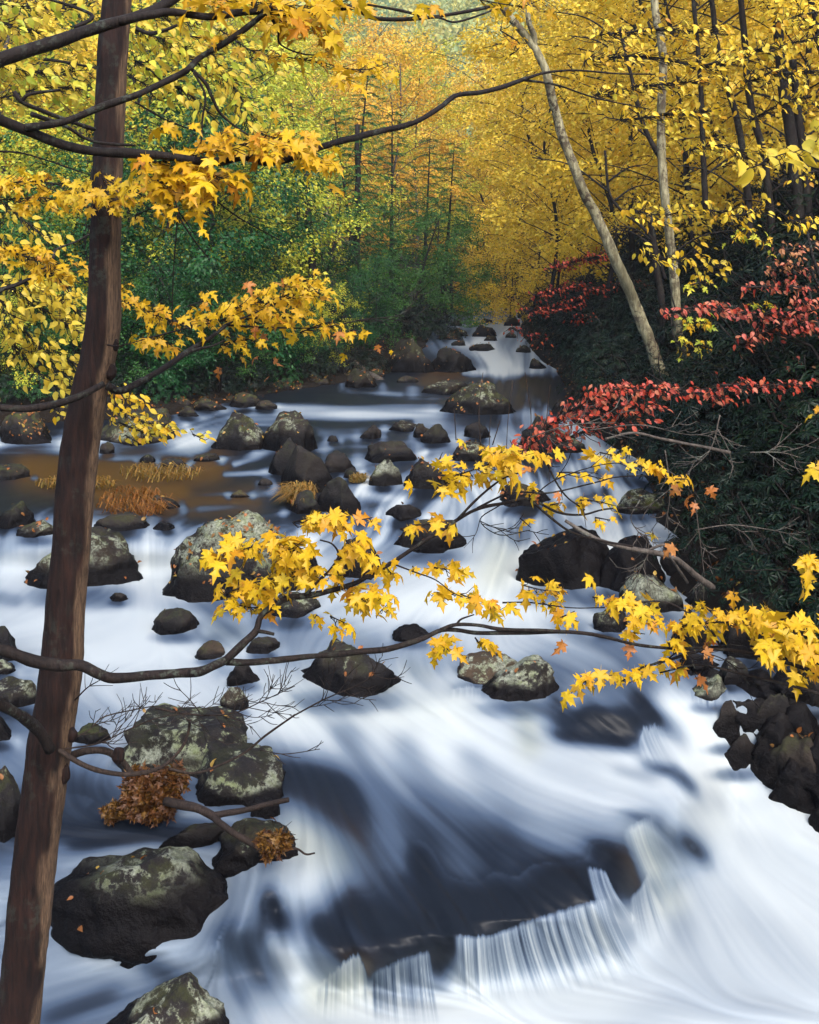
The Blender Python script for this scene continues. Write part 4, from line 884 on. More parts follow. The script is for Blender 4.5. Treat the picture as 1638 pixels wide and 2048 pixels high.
def make_conifer(seed, H=9.0, nb=60, per=26):
    r = np.random.default_rng(seed); g = Geo()
    tp = smooth_path([(0, 0, -.4), (r.normal(0, .05), 0, H * .5), (r.normal(0, .1), r.normal(0, .1), H)], 12)
    g.tube(tp, np.linspace(.13, .012, 12), 7, .1, seed)
    C, TIP, NR = [], [], []; az = 0
    for i in range(nb):
        f = .06 + .93 * (i + r.uniform(0, .9)) / nb; az += 2.4 + r.normal(0, .3)
        base = np.array([np.interp(f, np.linspace(0, 1, 12), tp[:, k]) for k in range(3)])
        L = (2.6 * (1 - f) ** .8 + .2) * r.uniform(.7, 1.1); d = np.array([math.cos(az), math.sin(az), 0])
        bp = smooth_path([base, base + d * L * .5 + [0, 0, .06 * L], base + d * L + [0, 0, -.28 * L]], 7)
        g.tube(bp, np.linspace(.022, .004, 7), 3)
        for q in range(int(5 + L * 5)):
            t = r.uniform(.12, 1); c0 = np.array([np.interp(t, np.linspace(0, 1, 7), bp[:, k]) for k in range(3)])
            side = 1 if q % 2 else -1; td = unit(d * .8 + np.array([-d[1], d[0], 0]) * side * r.uniform(.5, 1) + [0, 0, -.18]); tl = r.uniform(.2, .55) * (1.15 - t * .5)
            n = int(per * tl * 1.6) + 3; tt = r.uniform(0, 1, n)[:, None]; lat = np.cross(td, [0, 0, 1.0]); sg = r.choice([-1, 1], n)[:, None]
            C.append(c0 + td * tl * tt + r.normal(0, .012, (n, 3))); TIP.append(td * .8 + lat * sg * .9 + [0, 0, -.15] + r.normal(0, .2, (n, 3))); NR.append(np.array([0, 0, 1.0]) + r.normal(0, .35, (n, 3)))
    C, TIP, NR = np.concatenate(C), np.concatenate(TIP), np.concatenate(NR); n = len(C)
    return g.mesh('trunk', K_DARK), leaves_mesh('crown', SPRIG, C, frames(TIP, NR), .095 * r.uniform(.7, 1.3, n), r.random(n), L_HEMLOCK)
def make_rhodo(seed, R=1.25, shoots=320):
    r = np.random.default_rng(seed); g = Geo(); C, TIP, NR = [], [], []
    for i in range(9):
        a = r.uniform(0, 6.28); e = np.array([math.cos(a) * R * .7, math.sin(a) * R * .7, R * r.uniform(.5, 1.1)])
        g.tube(smooth_path([(0, 0, -.5), e * [.3, .3, .35] + r.normal(0, .08, 3), e * [.7, .7, .7] + r.normal(0, .1, 3), e], 8), np.linspace(.03, .008, 8), 5, .1, i)
    for i in range(shoots):
        u = unit(r.standard_normal(3)); u[2] = abs(u[2]) * 1.0 - .15
        p = u * R * r.uniform(.62, 1.05) * [1, 1, .95] + [0, 0, .15]; p += r.normal(0, .1, 3)
        if i % 3 == 0: g.tube(np.array([p * [.6, .6, .55], p]), [.006, .004], 3)
        ax = unit(u + [0, 0, .7]); k = r.integers(6, 10); th = np.arange(k) / k * 6.283 + r.uniform(0, 1)
        A = unit(np.cross(ax, [.3, .9, .1])); Bv = np.cross(ax, A)
        rad = A * np.cos(th)[:, None] + Bv * np.sin(th)[:, None]
        C.append(p + rad * .012); TIP.append(rad + ax * r.uniform(-.45, .25) + r.normal(0, .1, (k, 3))); NR.append(ax + r.normal(0, .15, (k, 3)))
    C, TIP, NR = np.concatenate(C), np.concatenate(TIP), np.concatenate(NR); n = len(C)
    return g.mesh('stems', K_DARK), leaves_mesh('foliage', STRAP, C, frames(TIP, NR), .105 * r.uniform(.65, 1.25, n), r.random(n), L_RHODO)

DEC = [make_deciduous(s, 10.0, 38, .115, 19, .085, lean=.6) for s in (1, 2, 3)]
LOW = [make_deciduous(s, 4.2, 26, .08, 24, .05, .12, 2.0, lean=.15) for s in (8, 9)]
CON = [make_conifer(s) for s in (11, 12)]
RHO = [make_rhodo(s) for s in (21, 22, 23)]

def zground(x, y): return float(ground(np.array([x]), np.array([y]))[0])
def plant(name, meshes, parts, x, y, s, rot, label, cat, group, leafmat, barkmat=None, tilt=(0, 0), dz=0.0, sz=1.0):
    t = empty(name, (x, y, zground(x, y) + dz), label, cat, group)
    t.rotation_euler = (tilt[0], tilt[1], rot); t.scale = (s, s, s * sz)
    for me, nm, mt in zip(meshes, parts, (barkmat, leafmat)):
        o = obj(nm, me, t)
        if mt is not None:
            o.material_slots[0].link = 'OBJECT'; o.material_slots[0].material = mt
    return t
_tr = np.random.default_rng(42)
def tree_at(px, Y, proto, s, leaf, label, group, name='tree', cat='tree', bark=None, sz=1.0, tilt=.09, dz=0.0):
    x = (px - CX) / F * Y
    return plant(name, proto, ('trunk', 'crown'), x, Y, s, _tr.uniform(0, 6.28), label, cat, group, leaf, bark, tuple(_tr.normal(0, tilt, 2)), dz, sz)

# right hillside: gold trees in ranks above the rhododendrons
_ord = ['leftmost', 'second from left', 'third from left', 'fourth from left', 'fifth from left', 'sixth from left', 'seventh from left', 'eighth from left', 'ninth from left', 'tenth from left', 'eleventh from left', 'twelfth from left', 'thirteenth from left', 'rightmost']
def ranks(rows, key, fmt):
    """name every tree by its place in its rank, counted from the left of the photograph"""
    out = []
    for r in rows:
        peers = sorted(q[:2] for q in rows if key(q) == key(r)); out.append((r, fmt(key(r), _ord[peers.index(r[:2])])))
    return out
for (px, Y, k, s, lf), _lab in ranks([
        (1090, 27, 0, .75, L_GOLD), (1190, 22, 1, .8, L_GOLD), (1270, 24, 2, .9, L_GOLD), (1400, 17, 0, .8, L_GOLD), (1480, 20, 1, 1.0, L_GOLD), (1560, 17, 2, .9, L_GOLD), (1660, 15, 0, .9, L_GOLD), (1720, 19, 1, 1.0, L_GOLD),
        (1120, 34, 1, 1.0, L_GOLD), (1180, 38, 2, 1.1, L_GOLD), (1300, 32, 0, 1.1, L_GOLD), (1380, 28, 1, 1.0, L_GOLD), (1450, 35, 2, 1.2, L_GOLD), (1540, 29, 0, 1.1, L_GOLD), (1640, 26, 1, 1.1, L_GOLD), (1730, 30, 2, 1.2, L_GOLD),
        (1080, 46, 2, 1.1, L_GOLD), (1150, 52, 0, 1.2, L_GOLD), (1250, 46, 1, 1.2, L_GOLD), (1350, 44, 2, 1.2, L_GOLD), (1480, 50, 0, 1.3, L_GOLD), (1600, 46, 1, 1.3, L_GOLD), (1700, 44, 2, 1.3, L_GOLD), (1330, 60, 0, 1.3, L_GOLD), (1210, 64, 1, 1.3, L_GOLD), (1540, 64, 2, 1.3, L_GOLD)], lambda q: 0 if q[1] < 25 else 1 if q[1] < 40 else 2, lambda k, o: 'golden tree on the right hillside, ' + o + ' of the ' + ('nearest', 'middle', 'farthest')[k] + ' rank'):
    tree_at(px, Y, DEC[k], s, lf, _lab, 'golden trees of the right hillside')
for (px, Y, k, s), _lab in ranks([(1010, 44, 1, .95), (1040, 38, 0, .85), (985, 56, 2, 1.1), (1045, 58, 0, 1.2), (1085, 68, 1, 1.3), (1000, 72, 2, 1.1), (1110, 80, 0, 1.4)], lambda q: q[2] == 0, lambda k, o: ('orange gold' if k else 'gold') + ' tree beyond the bend, ' + o):
    tree_at(px, Y, DEC[k], s, L_GOLD if k else L_ORANGE, _lab, 'trees beyond the bend of the stream')
# left hillside: mixed
for (px, Y, k, s, lf, lb), _o in ranks([
        (885, 62, 0, 1.1, L_ORANGE, 'o'), (850, 54, 1, 1.2, L_LIME, 'l'), (800, 48, 2, 1.1, L_ORANGE, 'o'), (910, 76, 1, 1.2, L_GOLD, 'g'), (770, 60, 0, 1.3, L_GOLD, 'g'), (700, 52, 1, 1.2, L_ORANGE, 'o'), (640, 46, 2, 1.1, L_LIME, 'l'),
        (760, 36, 0, .9, L_ORANGE, 'o'), (650, 34, 1, .9, L_ORANGE, 'o'), (590, 38, 0, 1.0, L_LIME, 'l'), (540, 32, 2, .9, L_LIME, 'l'), (820, 40, 1, .9, L_LIME, 'l'), (480, 40, 1, 1.1, L_GOLD, 'g'), (560, 55, 0, 1.2, L_GOLD, 'g'), (640, 66, 2, 1.3, L_LIME, 'l'), (830, 70, 2, 1.2, L_LIME, 'l'),
        (430, 30, 0, .9, L_LIME, 'l'), (360, 36, 2, 1.1, L_GOLD, 'g'), (280, 30, 1, 1.0, L_LIME, 'l'), (180, 26, 0, 1.0, L_GOLD, 'g'), (90, 22, 2, .9, L_GOLD, 'g'), (-20, 26, 1, 1.0, L_LIME, 'l'), (20, 34, 0, 1.1, L_GOLD, 'g'), (240, 42, 2, 1.2, L_GOLD, 'g'), (120, 40, 1, 1.2, L_GOLD, 'g'), (400, 50, 0, 1.3, L_LIME, 'l'), (300, 56, 1, 1.3, L_GOLD, 'g'), (-60, 20, 0, .8, L_GOLD, 'g'), (500, 62, 2, 1.3, L_LIME, 'l')], lambda q: q[5], lambda k, o: o):
    lab = {'o': 'rusty orange tree on the left hillside', 'l': 'yellow green tree on the left hillside', 'g': 'bright gold tree on the left hillside'}[lb] + ', ' + _o + ' of its colour'
    tree_at(px, Y, DEC[k], s, lf, lab, {'o': 'rusty trees of the left hillside', 'l': 'yellow green trees of the left hillside', 'g': 'gold trees of the left hillside'}[lb], bark=K_GREY)
# hemlocks and green understory
for (px, Y, k, s), _o in ranks([(720, 27, 0, .62), (690, 29, 1, .75), (880, 36, 0, .72), (840, 33, 1, .65), (905, 40, 1, .62), (780, 31, 1, .7), (610, 26, 0, .6)], lambda q: 0, lambda k, o: o):
    tree_at(px, Y, CON[k], s, L_HEMLOCK if px != 880 else L_GREEN, 'dark green hemlock on the left bank above the rock shelf' + ', ' + _o, 'hemlocks of the left bank', 'hemlock')
for (px, Y, k, s), _o in ranks([(300, 17.5, 0, .95), (370, 18.5, 1, 1.0), (440, 19.5, 0, .95), (260, 20, 1, 1.3), (340, 22, 0, 1.5), (430, 23, 1, 1.4), (510, 22, 0, 1.0), (230, 17, 1, .8), (150, 18, 0, 1.0), (570, 24, 1, 1.0)], lambda q: q[0] in (430, 510, 570, 260, 150), lambda k, o: o):
    yl = px in (430, 510, 570, 260, 150)
    tree_at(px, Y, LOW[k], s, L_LIME if yl else L_DEEP, ('yellow green' if yl else 'deep green') + ' bushy sapling on the left shore, ' + _o, 'green saplings of the left shore', 'sapling', 'bush')
for (px, Y, k, s, lf), _o in ranks([(640, 24, 0, .8, L_GREEN), (700, 23, 1, .5, L_DEEP), (820, 29, 0, .8, L_GREEN), (900, 33, 1, .9, L_GREEN), (930, 42, 0, 1.0, L_LIME), (60, 18, 1, .9, L_LIME), (0, 16.5, 0, .8, L_GREEN), (560, 28, 1, 1.2, L_LIME), (620, 30, 0, 1.2, L_LIME)], lambda q: 0, lambda k, o: o):
    tree_at(px, Y, LOW[k], s, lf, 'green undergrowth bush on the left bank, ' + _o, 'undergrowth of the left bank', 'sapling', 'bush')
# low gold and red shrubs at the right water edge
for (px, Y, k, s, lf), _o in ranks([(985, 40, 0, .7, L_GOLD), (1020, 34, 1, .7, L_GOLD), (1060, 31, 0, .9, L_GOLD), (1110, 29, 1, 1.0, L_GOLD), (955, 47, 1, .9, L_ORANGE)], lambda q: 0, lambda k, o: o):
    tree_at(px, Y, LOW[k], s, lf, 'low gold shrub at the water edge near the far bend, ' + _o, 'gold shrubs by the far bend', 'shrub', 'shrub')

# low growth that hangs over the left shore
for (px, Y, k, s, lf), _o in ranks([(20, 15.6, 0, .42, L_DEEP), (80, 15.4, 1, .36, L_LIME), (150, 16.2, 0, .45, L_DEEP), (230, 16.0, 1, .40, L_GREEN), (290, 16.3, 0, .38, L_DEEP), (350, 16.6, 1, .5, L_DEEP), (400, 17.2, 0, .42, L_DEEP), (455, 18.0, 1, .40, L_GREEN), (505, 18.6, 0, .42, L_DEEP), (560, 19.2, 1, .36, L_GREEN), (610, 19.9, 0, .38, L_DEEP), (650, 20.6, 1, .36, L_LIME), (700, 21.2, 0, .4, L_DEEP), (750, 23.0, 1, .45, L_GREEN)], lambda q: 0, lambda k, o: o):
    tree_at(px, Y, LOW[k], s, lf, 'low bush overhanging the left shore, ' + _o, 'bushes overhanging the left shore', 'bush', 'bush')

for j, px in enumerate(np.linspace(0, 740, 13)):
    Y = float(np.interp(px, [0, 300, 420, 500, 620, 780], [14.9, 15.9, 16.7, 17.7, 19.2, 21.3])) + .25
    plant('rhododendron', RHO[j % 3], ('stems', 'foliage'), (px - CX) / F * Y, Y, .36 + .05 * (j % 3), j * 1.3, 'small dark shrub at the left shoreline, ' + _ord[j], 'shrub', 'small shrubs at the left shoreline', L_DEEP if j % 4 == 1 else None, None)
# rhododendron thicket along the right bank
_rr_ = np.random.default_rng(5)
_marks = ['below the yellow leaf cluster at the right edge', 'beside the grey cornered rock', 'beside the small lichen boulder', 'behind the grey lichen boulder', 'behind the black ledge', 'above the black dome with water threads', 'beside the moss green boulder', 'behind the bare lichen branches',
          'under the scarlet arching branch', 'behind the pale rounded boulder', 'under the rose red sprays', 'level with the pointed boulder', 'at the foot of the upright pale trunk', 'at the foot of the leaning pale trunk', 'level with the upper cascade', 'beside the crimson sprays', 'above the upper cascade', 'at the far right turn of the stream']
_rows = ['lowest on the bank', 'second up the bank', 'third up the bank', 'topmost on the bank']
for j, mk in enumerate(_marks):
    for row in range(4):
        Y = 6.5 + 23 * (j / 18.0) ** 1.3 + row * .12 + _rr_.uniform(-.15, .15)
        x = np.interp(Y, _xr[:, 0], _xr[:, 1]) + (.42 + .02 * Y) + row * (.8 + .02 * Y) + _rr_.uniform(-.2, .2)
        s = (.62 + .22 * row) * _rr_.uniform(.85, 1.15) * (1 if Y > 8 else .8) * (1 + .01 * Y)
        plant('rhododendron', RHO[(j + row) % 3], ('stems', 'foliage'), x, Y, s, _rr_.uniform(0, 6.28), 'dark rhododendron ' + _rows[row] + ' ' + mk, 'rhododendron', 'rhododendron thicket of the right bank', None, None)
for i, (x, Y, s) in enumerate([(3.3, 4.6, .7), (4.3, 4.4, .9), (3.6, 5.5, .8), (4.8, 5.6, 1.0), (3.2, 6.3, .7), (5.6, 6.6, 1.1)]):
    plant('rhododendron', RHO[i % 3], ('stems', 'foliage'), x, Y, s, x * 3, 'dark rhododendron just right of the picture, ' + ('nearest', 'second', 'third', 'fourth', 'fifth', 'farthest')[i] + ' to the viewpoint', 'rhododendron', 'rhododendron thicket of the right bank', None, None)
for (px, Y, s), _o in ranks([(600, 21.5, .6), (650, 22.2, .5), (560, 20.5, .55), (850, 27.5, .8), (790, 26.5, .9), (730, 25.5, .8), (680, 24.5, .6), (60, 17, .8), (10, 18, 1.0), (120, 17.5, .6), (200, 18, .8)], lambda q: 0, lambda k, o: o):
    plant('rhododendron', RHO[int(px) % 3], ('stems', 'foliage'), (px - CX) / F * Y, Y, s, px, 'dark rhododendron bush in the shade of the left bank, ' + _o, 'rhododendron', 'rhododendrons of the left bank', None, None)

# far wooded ridge, one mass of canopy
def far_wood():
    r = np.random.default_rng(77); C, sz, rn = [], [], []
    for i in range(1500):
        Y = r.uniform(78, 190); X = r.uniform(-.36, .44) * Y
        z = zground(X, Y); R = r.uniform(2.2, 4.0); n = 70
        u = unit(r.standard_normal((n, 3))); u[:, 2] = np.abs(u[:, 2])
        C.append(np.array([X, Y, z + 2.5]) + u * R * [1, 1, 1.7] * r.uniform(.6, 1.05, (n, 1))); sz.append(r.uniform(.5, 1.0, n)); rn.append((r.random() + r.normal(0, .06, n)) % 1)
    C = np.concatenate(C); n = len(C)
    t = r.standard_normal((n, 3)); nr = np.array([0, -.4, 1.0]) + r.normal(0, .5, (n, 3))
    m = mat_leaf('far_wood_leaf', [(.28, .40, .16), (.70, .56, .14), (.20, .34, .18), (.74, .60, .12), (.60, .44, .14), (.24, .38, .24)])
    o = obj('far_wood', leaves_mesh('far_wood', RHOMB, C, frames(t, nr), np.concatenate(sz), np.concatenate(rn), m))
    tag(o, 'hazy autumn wood covering the far ridge at the head of the valley', 'forest', kind='stuff')
far_wood()

# valley air: one even haze that fades the far trees
def haze():
    import bmesh
    bm = bmesh.new(); bmesh.ops.create_cube(bm, size=1.0); me = bpy.data.meshes.new('haze'); bm.to_mesh(me); bm.free()
    t = NT('valley_haze'); v = t.n('ShaderNodeVolumePrincipled'); v.inputs['Color'].default_value = (.80, .90, 1.0, 1); v.inputs['Density'].default_value = HAZE; v.inputs['Anisotropy'].default_value = .2
    t.l(v.outputs[0], t.out.inputs['Volume']); me.materials.append(t.m)
    o = obj('haze', me); o.location = (0, 110, 31); o.scale = (760, 270, 66); tag(o, 'thin valley haze over the far trees', 'haze', kind='stuff')
HAZE = .0008
haze()

# ------------------------------------------------------------------ foreground limbs and leaf sprays
def wpath(pts, n):
    p = smooth_path(pts, n); Y = p[:, 2]
    return np.stack([(p[:, 0] - CX) / F * Y, Y, EYE - (p[:, 1] - HOR) / F * Y], -1), p
def edge_of(shape):
    v = shape[0]; return np.clip(np.hypot(v[:, 0], v[:, 1] - .32) / .7, 0, 1)
class Bough:
    """a limb with its twigs and leaves: every large leaf a part of its own, the rest one joined part"""
    def __init__(s, name, label, cat, anchor, seed, group=None, bark=None, limb='limb'):
        s.loc = np.array(P(*anchor)); s.root = empty(name, s.loc, label, cat, group)
        s.r = np.random.default_rng(seed); s.tw = Geo(); s.leaves = {}; s.bark = bark or K_DARK; s.limbname = limb; s.seed = seed
    def limb(s, pts, r0, r1, n=None, sides=8, knob=.16, name=None, bark=None, wob=1.0):
        a, b_ = np.array(pts[0], float), np.array(pts[1], float)
        if a[0] <= -20 or a[0] >= 1660:                    # the limb goes on beyond the edge of the picture
            k_ = (a[0] + 430 if a[0] < 0 else 2070 - a[0]) / abs(b_[0] - a[0]); e_ = a + (a - b_) * k_; e_[1] = a[1] + (a[1] - b_[1]) * k_ * .6; r0 = r0 * 1.12; pts = [tuple(e_)] + list(pts)
        n = n or max(12, len(pts) * 5); W, p = wpath(pts, n)
        rad = np.linspace(r0, r1, n) / F * p[:, 2]
        W = W + fbm(W, 3.0, 3, s.seed)[:, None] * np.array([.3, .5, .6]) * rad[:, None] * wob
        g = Geo(); g.tube(W - s.loc, rad, sides, knob, s.seed)
        return obj(name or s.limbname, g.mesh(name or s.limbname, bark or s.bark), s.root)
    def twig(s, pts, r0, r1, n=None, sides=4):
        n = n or max(6, len(pts) * 4); W, p = wpath(pts, n)
        s.tw.tube(W - s.loc, np.linspace(r0, r1, n) / F * p[:, 2], sides, .1, s.seed)
    def bare(s, pts, r0, r1, k, L, depth=2, limb=False, spread=.9):
        """bare branch with k forking side twigs of length L (photo pixels)"""
        if limb: s.limb(pts, r0, r1)
        else: s.twig(pts, r0, r1)
        if depth == 0: return
        q = smooth_path(pts, 40)
        for i in range(k):
            t = s.r.uniform(.15, 1.0); j = min(int(t * 39), 38); d = q[j + 1] - q[j]; d = d[:2] / (np.linalg.norm(d[:2]) + 1e-6)
            a = (1 if i % 2 else -1) * s.r.uniform(.25, spread); c, sn = math.cos(a), math.sin(a)
            e = np.array([d[0] * c - d[1] * sn, d[0] * sn + d[1] * c]) ; l = L * s.r.uniform(.4, 1.1) * (1.15 - .5 * t); dy = s.r.normal(0, .12)
            up = s.r.uniform(-.5, .15)
            p0 = q[j]; p1 = p0 + np.array([e[0] * l * .5, e[1] * l * .5, dy * .5]); p2 = p0 + np.array([e[0] * l, e[1] * l + up * l * .4, dy])
            s.bare([p0, p1 + [s.r.normal(0, l * .05), s.r.normal(0, l * .05), 0], p2], max(r1 * .9, .9), .55, max(1, k // 3), L * .5, depth - 1)
    def spray(s, pts, n, spread, size, kind='maple', mat=None, twigs=True, yj=.03, hang=1.0, lay=.65):
        r = s.r; m = max(2, len(pts)); q = smooth_path(pts, 40) if len(pts) > 1 else np.repeat(np.array([pts[0]], float), 40, 0)
        if twigs and len(pts) > 1: s.twig(pts, 1.6, .8)
        for i in range(n):
            t = (i + r.uniform(0, 1)) / n; j = min(int(t * 39), 38); c = q[j]
            ox, oy = r.normal(0, spread * 1.15), r.normal(0, spread * lay * 1.2)
            sz = r.uniform(size[0] * (.66 if kind == 'maple' else 1.0), size[1] * (.94 if kind == 'maple' else 1.0)); Y = c[2] * (1 + r.normal(0, yj))
            px, py = c[0] + ox, c[1] + oy
            W = np.array(P(px, py, Y)); d = np.sign(ox) * min(1, abs(ox) / (spread + 1e-6)); k0 = max(0, j - 5)
            fl = q[min(j + 1, 39)] - q[max(j - 1, 0)]; fx = fl[0] / (np.linalg.norm(fl[:2]) + 1e-6)
            if kind == 'maple':
                tip = np.array([d * .6 + fx * .35 + r.normal(0, .35), -.15 + r.normal(0, .45), (-.55 + r.normal(0, .35)) * hang]); nr = np.array([r.normal(0, .42), -.42 + r.normal(0, .32), .78 + r.normal(0, .25)])
                sh = int(r.integers(0, 4)); mt = mat or L_MAPLE
            else:
                tip = np.array([d * .5 + fx * .5 + r.normal(0, .35), r.normal(0, .4), (-.6 + r.normal(0, .3)) * hang]); nr = np.array([r.normal(0, .5), -.55 + r.normal(0, .35), .6 + r.normal(0, .3)])
                sh = 10 + int(r.integers(0, 3)); mt = mat or L_LEMON
            if isinstance(mt, tuple): mt = mt[int(r.integers(0, len(mt)))]
            s.leaves.setdefault((mt.name, sh), []).append((W - s.loc, tip, nr, sz / F * Y, sz, r.random()))
            if twigs:
                b = np.array(P(*q[k0])) - s.loc; W2 = W - s.loc
                s.tw.tube(np.array([b, (b + W2) / 2 + [0, 0, -.012], W2]), np.array([1.0, .8, .5]) / F * Y, 3)
    def done(s, limit=300, leafname='leaf'):
        if s.tw.n: tag(obj('twigs', s.tw.mesh('twigs', s.bark), s.root), kind='stuff')
        allv = sorted(((l[4], key, l) for key, v in s.leaves.items() for l in v), key=lambda a: -a[0])
        shapes = {0: MAPLE[0], 1: MAPLE[1], 2: MAPLE[2], 3: MAPLE[3], 10: OVAL[0], 11: OVAL[1], 12: OVAL[2]}
        cache, rest = {}, {}
        for k, (_, key, l) in enumerate(allv):
            if k >= limit: rest.setdefault(key, []).append(l); continue
            if key not in cache:
                cache[key] = mesh_np(leafname, shapes[key[1]][0], shapes[key[1]][1], None, bpy.data.materials[key[0]], False, {'edge': edge_of(shapes[key[1]])})
            R = frames(l[1][None], l[2][None])[0]
            o = bpy.data.objects.new(leafname, cache[key]); COL.objects.link(o); o.parent = s.root
            o.location = l[0]; o.rotation_euler = Matrix(R.tolist()).to_euler(); o.scale = (l[3],) * 3
        mats = {}
        for key, v in rest.items(): mats.setdefault(key[0], []).append((key[1], v))
        for mn, groups in mats.items():
            V, T, A, E, n = [], [], [], [], 0
            for sh, v in groups:
                C = np.array([l[0] for l in v]); R = frames(np.array([l[1] for l in v]), np.array([l[2] for l in v])); S_ = np.array([l[3] for l in v]); V0, T0 = shapes[sh]
                V.append((np.einsum('nij,kj->nki', R, V0) * S_[:, None, None] + C[:, None]).reshape(-1, 3)); T.append((T0[None] + (np.arange(len(v)) * len(V0))[:, None, None]).reshape(-1, 3) + n)
                A.append(np.repeat([l[5] for l in v], len(V0))); E.append(np.tile(edge_of(shapes[sh]), len(v))); n += len(v) * len(V0)
            tag(obj('small_leaves', mesh_np('small_leaves', np.vstack(V), np.vstack(T), None, bpy.data.materials[mn], False, {'rnd': np.concatenate(A), 'edge': np.concatenate(E)}), s.root), kind='stuff')
        return s.root

# the big trunk at the left
tr_ = [(262, -620), (247, -300), (236, -60), (234, 0), (226, 100), (221, 200), (217, 300), (213, 400), (210, 500), (209, 580), (206, 650), (197, 710), (184, 760), (172, 820), (160, 900), (149, 1000), (142, 1100), (132, 1200), (126, 1300), (114, 1400), (102, 1470), (97, 1510), (91, 1560), (78, 1650), (66, 1750), (57, 1850), (46, 1950), (36, 2048), (10, 2260)]
wd_ = [46, 52, 56, 57, 59, 59, 59, 58, 61, 66, 71, 70, 71, 73, 76, 76, 76, 77, 82, 84, 88, 86, 86, 86, 86, 87, 86, 84, 110]
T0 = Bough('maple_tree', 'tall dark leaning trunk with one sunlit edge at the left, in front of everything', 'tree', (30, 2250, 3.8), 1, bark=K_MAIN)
n_ = 420; pp = smooth_path([(a, b, 3.85) for a, b in tr_], n_); ww = np.interp(np.linspace(0, 1, n_), np.linspace(0, 1, len(wd_)), wd_) / 2 / F * 3.85
Wt_ = np.stack([(pp[:, 0] - CX) / F * 3.85, np.full(n_, 3.85), EYE - (pp[:, 1] - HOR) / F * 3.85], -1)
g_ = Geo(); Vt_, Qt_ = tube(Wt_ - T0.loc, ww, 96, .035, 4)
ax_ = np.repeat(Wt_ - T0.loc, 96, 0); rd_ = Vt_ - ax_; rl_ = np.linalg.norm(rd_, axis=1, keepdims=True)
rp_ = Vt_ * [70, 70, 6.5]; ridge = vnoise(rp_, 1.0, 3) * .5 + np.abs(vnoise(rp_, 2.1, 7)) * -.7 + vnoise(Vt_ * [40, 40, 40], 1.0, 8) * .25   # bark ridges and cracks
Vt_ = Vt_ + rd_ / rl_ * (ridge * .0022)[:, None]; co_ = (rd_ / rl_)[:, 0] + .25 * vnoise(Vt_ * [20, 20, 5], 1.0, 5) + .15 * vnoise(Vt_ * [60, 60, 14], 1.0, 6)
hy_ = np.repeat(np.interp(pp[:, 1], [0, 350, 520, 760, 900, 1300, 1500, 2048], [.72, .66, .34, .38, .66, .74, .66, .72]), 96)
obj('trunk', mesh_np('trunk', Vt_, None, Qt_, K_MAIN, True, {'dry': sstep(-.08, .22, co_ - hy_)}), T0.root)  # mask by angle round the trunk: tan towards the right edge, dark elsewhere
for px, py, rx in [(243, 1512, 12), (132, 1545, 14), (228, 745, 11), (236, 690, 8), (150, 1470, 10), (72, 1500, 12)]:
    g_ = Geo(); c_ = np.array(P(px - 6, py, 3.83)) - T0.loc; u_, t_ = ICO[3]; g_.add(u_ * np.array([1, .8, 1.5]) * rx / F * 3.85 * (1 + .2 * vnoise(u_, 2.2, int(px)))[:, None] + c_, None, t_)
    obj('knot', g_.mesh('knot', K_MAIN), T0.root)
T0.limb([(215, 774, 3.8), (244, 782, 3.85), (292, 758, 3.95), (346, 725, 4.1), (372, 707, 4.2), (420, 676, 4.35), (452, 650, 4.45)], 8, 4, bark=K_DARK, name='branch')
T0.limb([(372, 707, 4.2), (400, 698, 4.25), (425, 692, 4.3), (450, 680, 4.4)], 3.5, 2, bark=K_DARK, name='branch')
T0.limb([(100, 1500, 3.7), (60, 1450, 3.6), (25, 1425, 3.5), (-30, 1390, 3.4)], 12, 9, bark=K_DARK, name='branch')
T0.bare([(215, 690, 3.78), (240, 692, 3.7), (290, 678, 3.9)], 2.0, 1.0, 2, 40, 1)
T0.bare([(150, 1400, 3.75), (175, 1375, 3.7), (200, 1360, 3.6), (220, 1345, 3.6)], 2.0, .8, 5, 45, 1)
T0.done()

# leafy branch in front of and right of the trunk, middle height
b = Bough('maple_bough', 'spray of small yellow maple leaves right of the trunk, above the far rapids', 'branch', (420, 676, 4.4), 2, 'maple branches in the foreground')
b.limb([(-30, 812, 3.6), (60, 815, 3.62), (120, 805, 3.64), (165, 788, 3.66), (208, 766, 3.72)], 7, 6)
for st, n, sp in [([(220, 585), (250, 600), (300, 625), (340, 640), (390, 652)], 62, 14), ([(285, 675), (320, 680), (350, 695)], 22, 16), ([(375, 612), (420, 598)], 9, 12), ([(420, 640), (480, 612), (540, 600), (590, 585), (630, 575)], 100, 17),
                  ([(560, 572), (605, 562), (640, 590)], 26, 15), ([(440, 640), (520, 636), (610, 632)], 46, 14), ([(600, 665), (655, 645), (690, 652)], 20, 12), ([(700, 660), (722, 662)], 4, 8), ([(440, 690), (495, 678), (525, 700)], 16, 12)]:
    b.spray([(x, y, 4.6) for x, y in st], n, sp, (19, 31))
b.spray([(480, 718, 4.6)], 1, 2, (26, 30)); b.spray([(778, 702, 4.6)], 1, 2, (16, 18)); b.spray([(690, 706, 4.6)], 1, 2, (18, 22))
for x, y in [(565, 558), (490, 565), (543, 650), (530, 672), (440, 738), (538, 748), (758, 694), (640, 655), (685, 660), (520, 655), (520, 710), (545, 716)]: b.spray([(x, y, 4.6)], 1, 4, (20, 30), mat=L_OLDMAPLE, hang=1.6)
for pts in [[(450, 650, 4.45), (500, 630, 4.5), (570, 600, 4.6), (620, 575, 4.6)], [(450, 650, 4.45), (540, 655, 4.6), (640, 655, 4.6), (720, 640, 4.7)], [(290, 678, 4.4), (360, 660, 4.5), (450, 640, 4.6)]]: b.twig(pts, 2.2, 1.0)
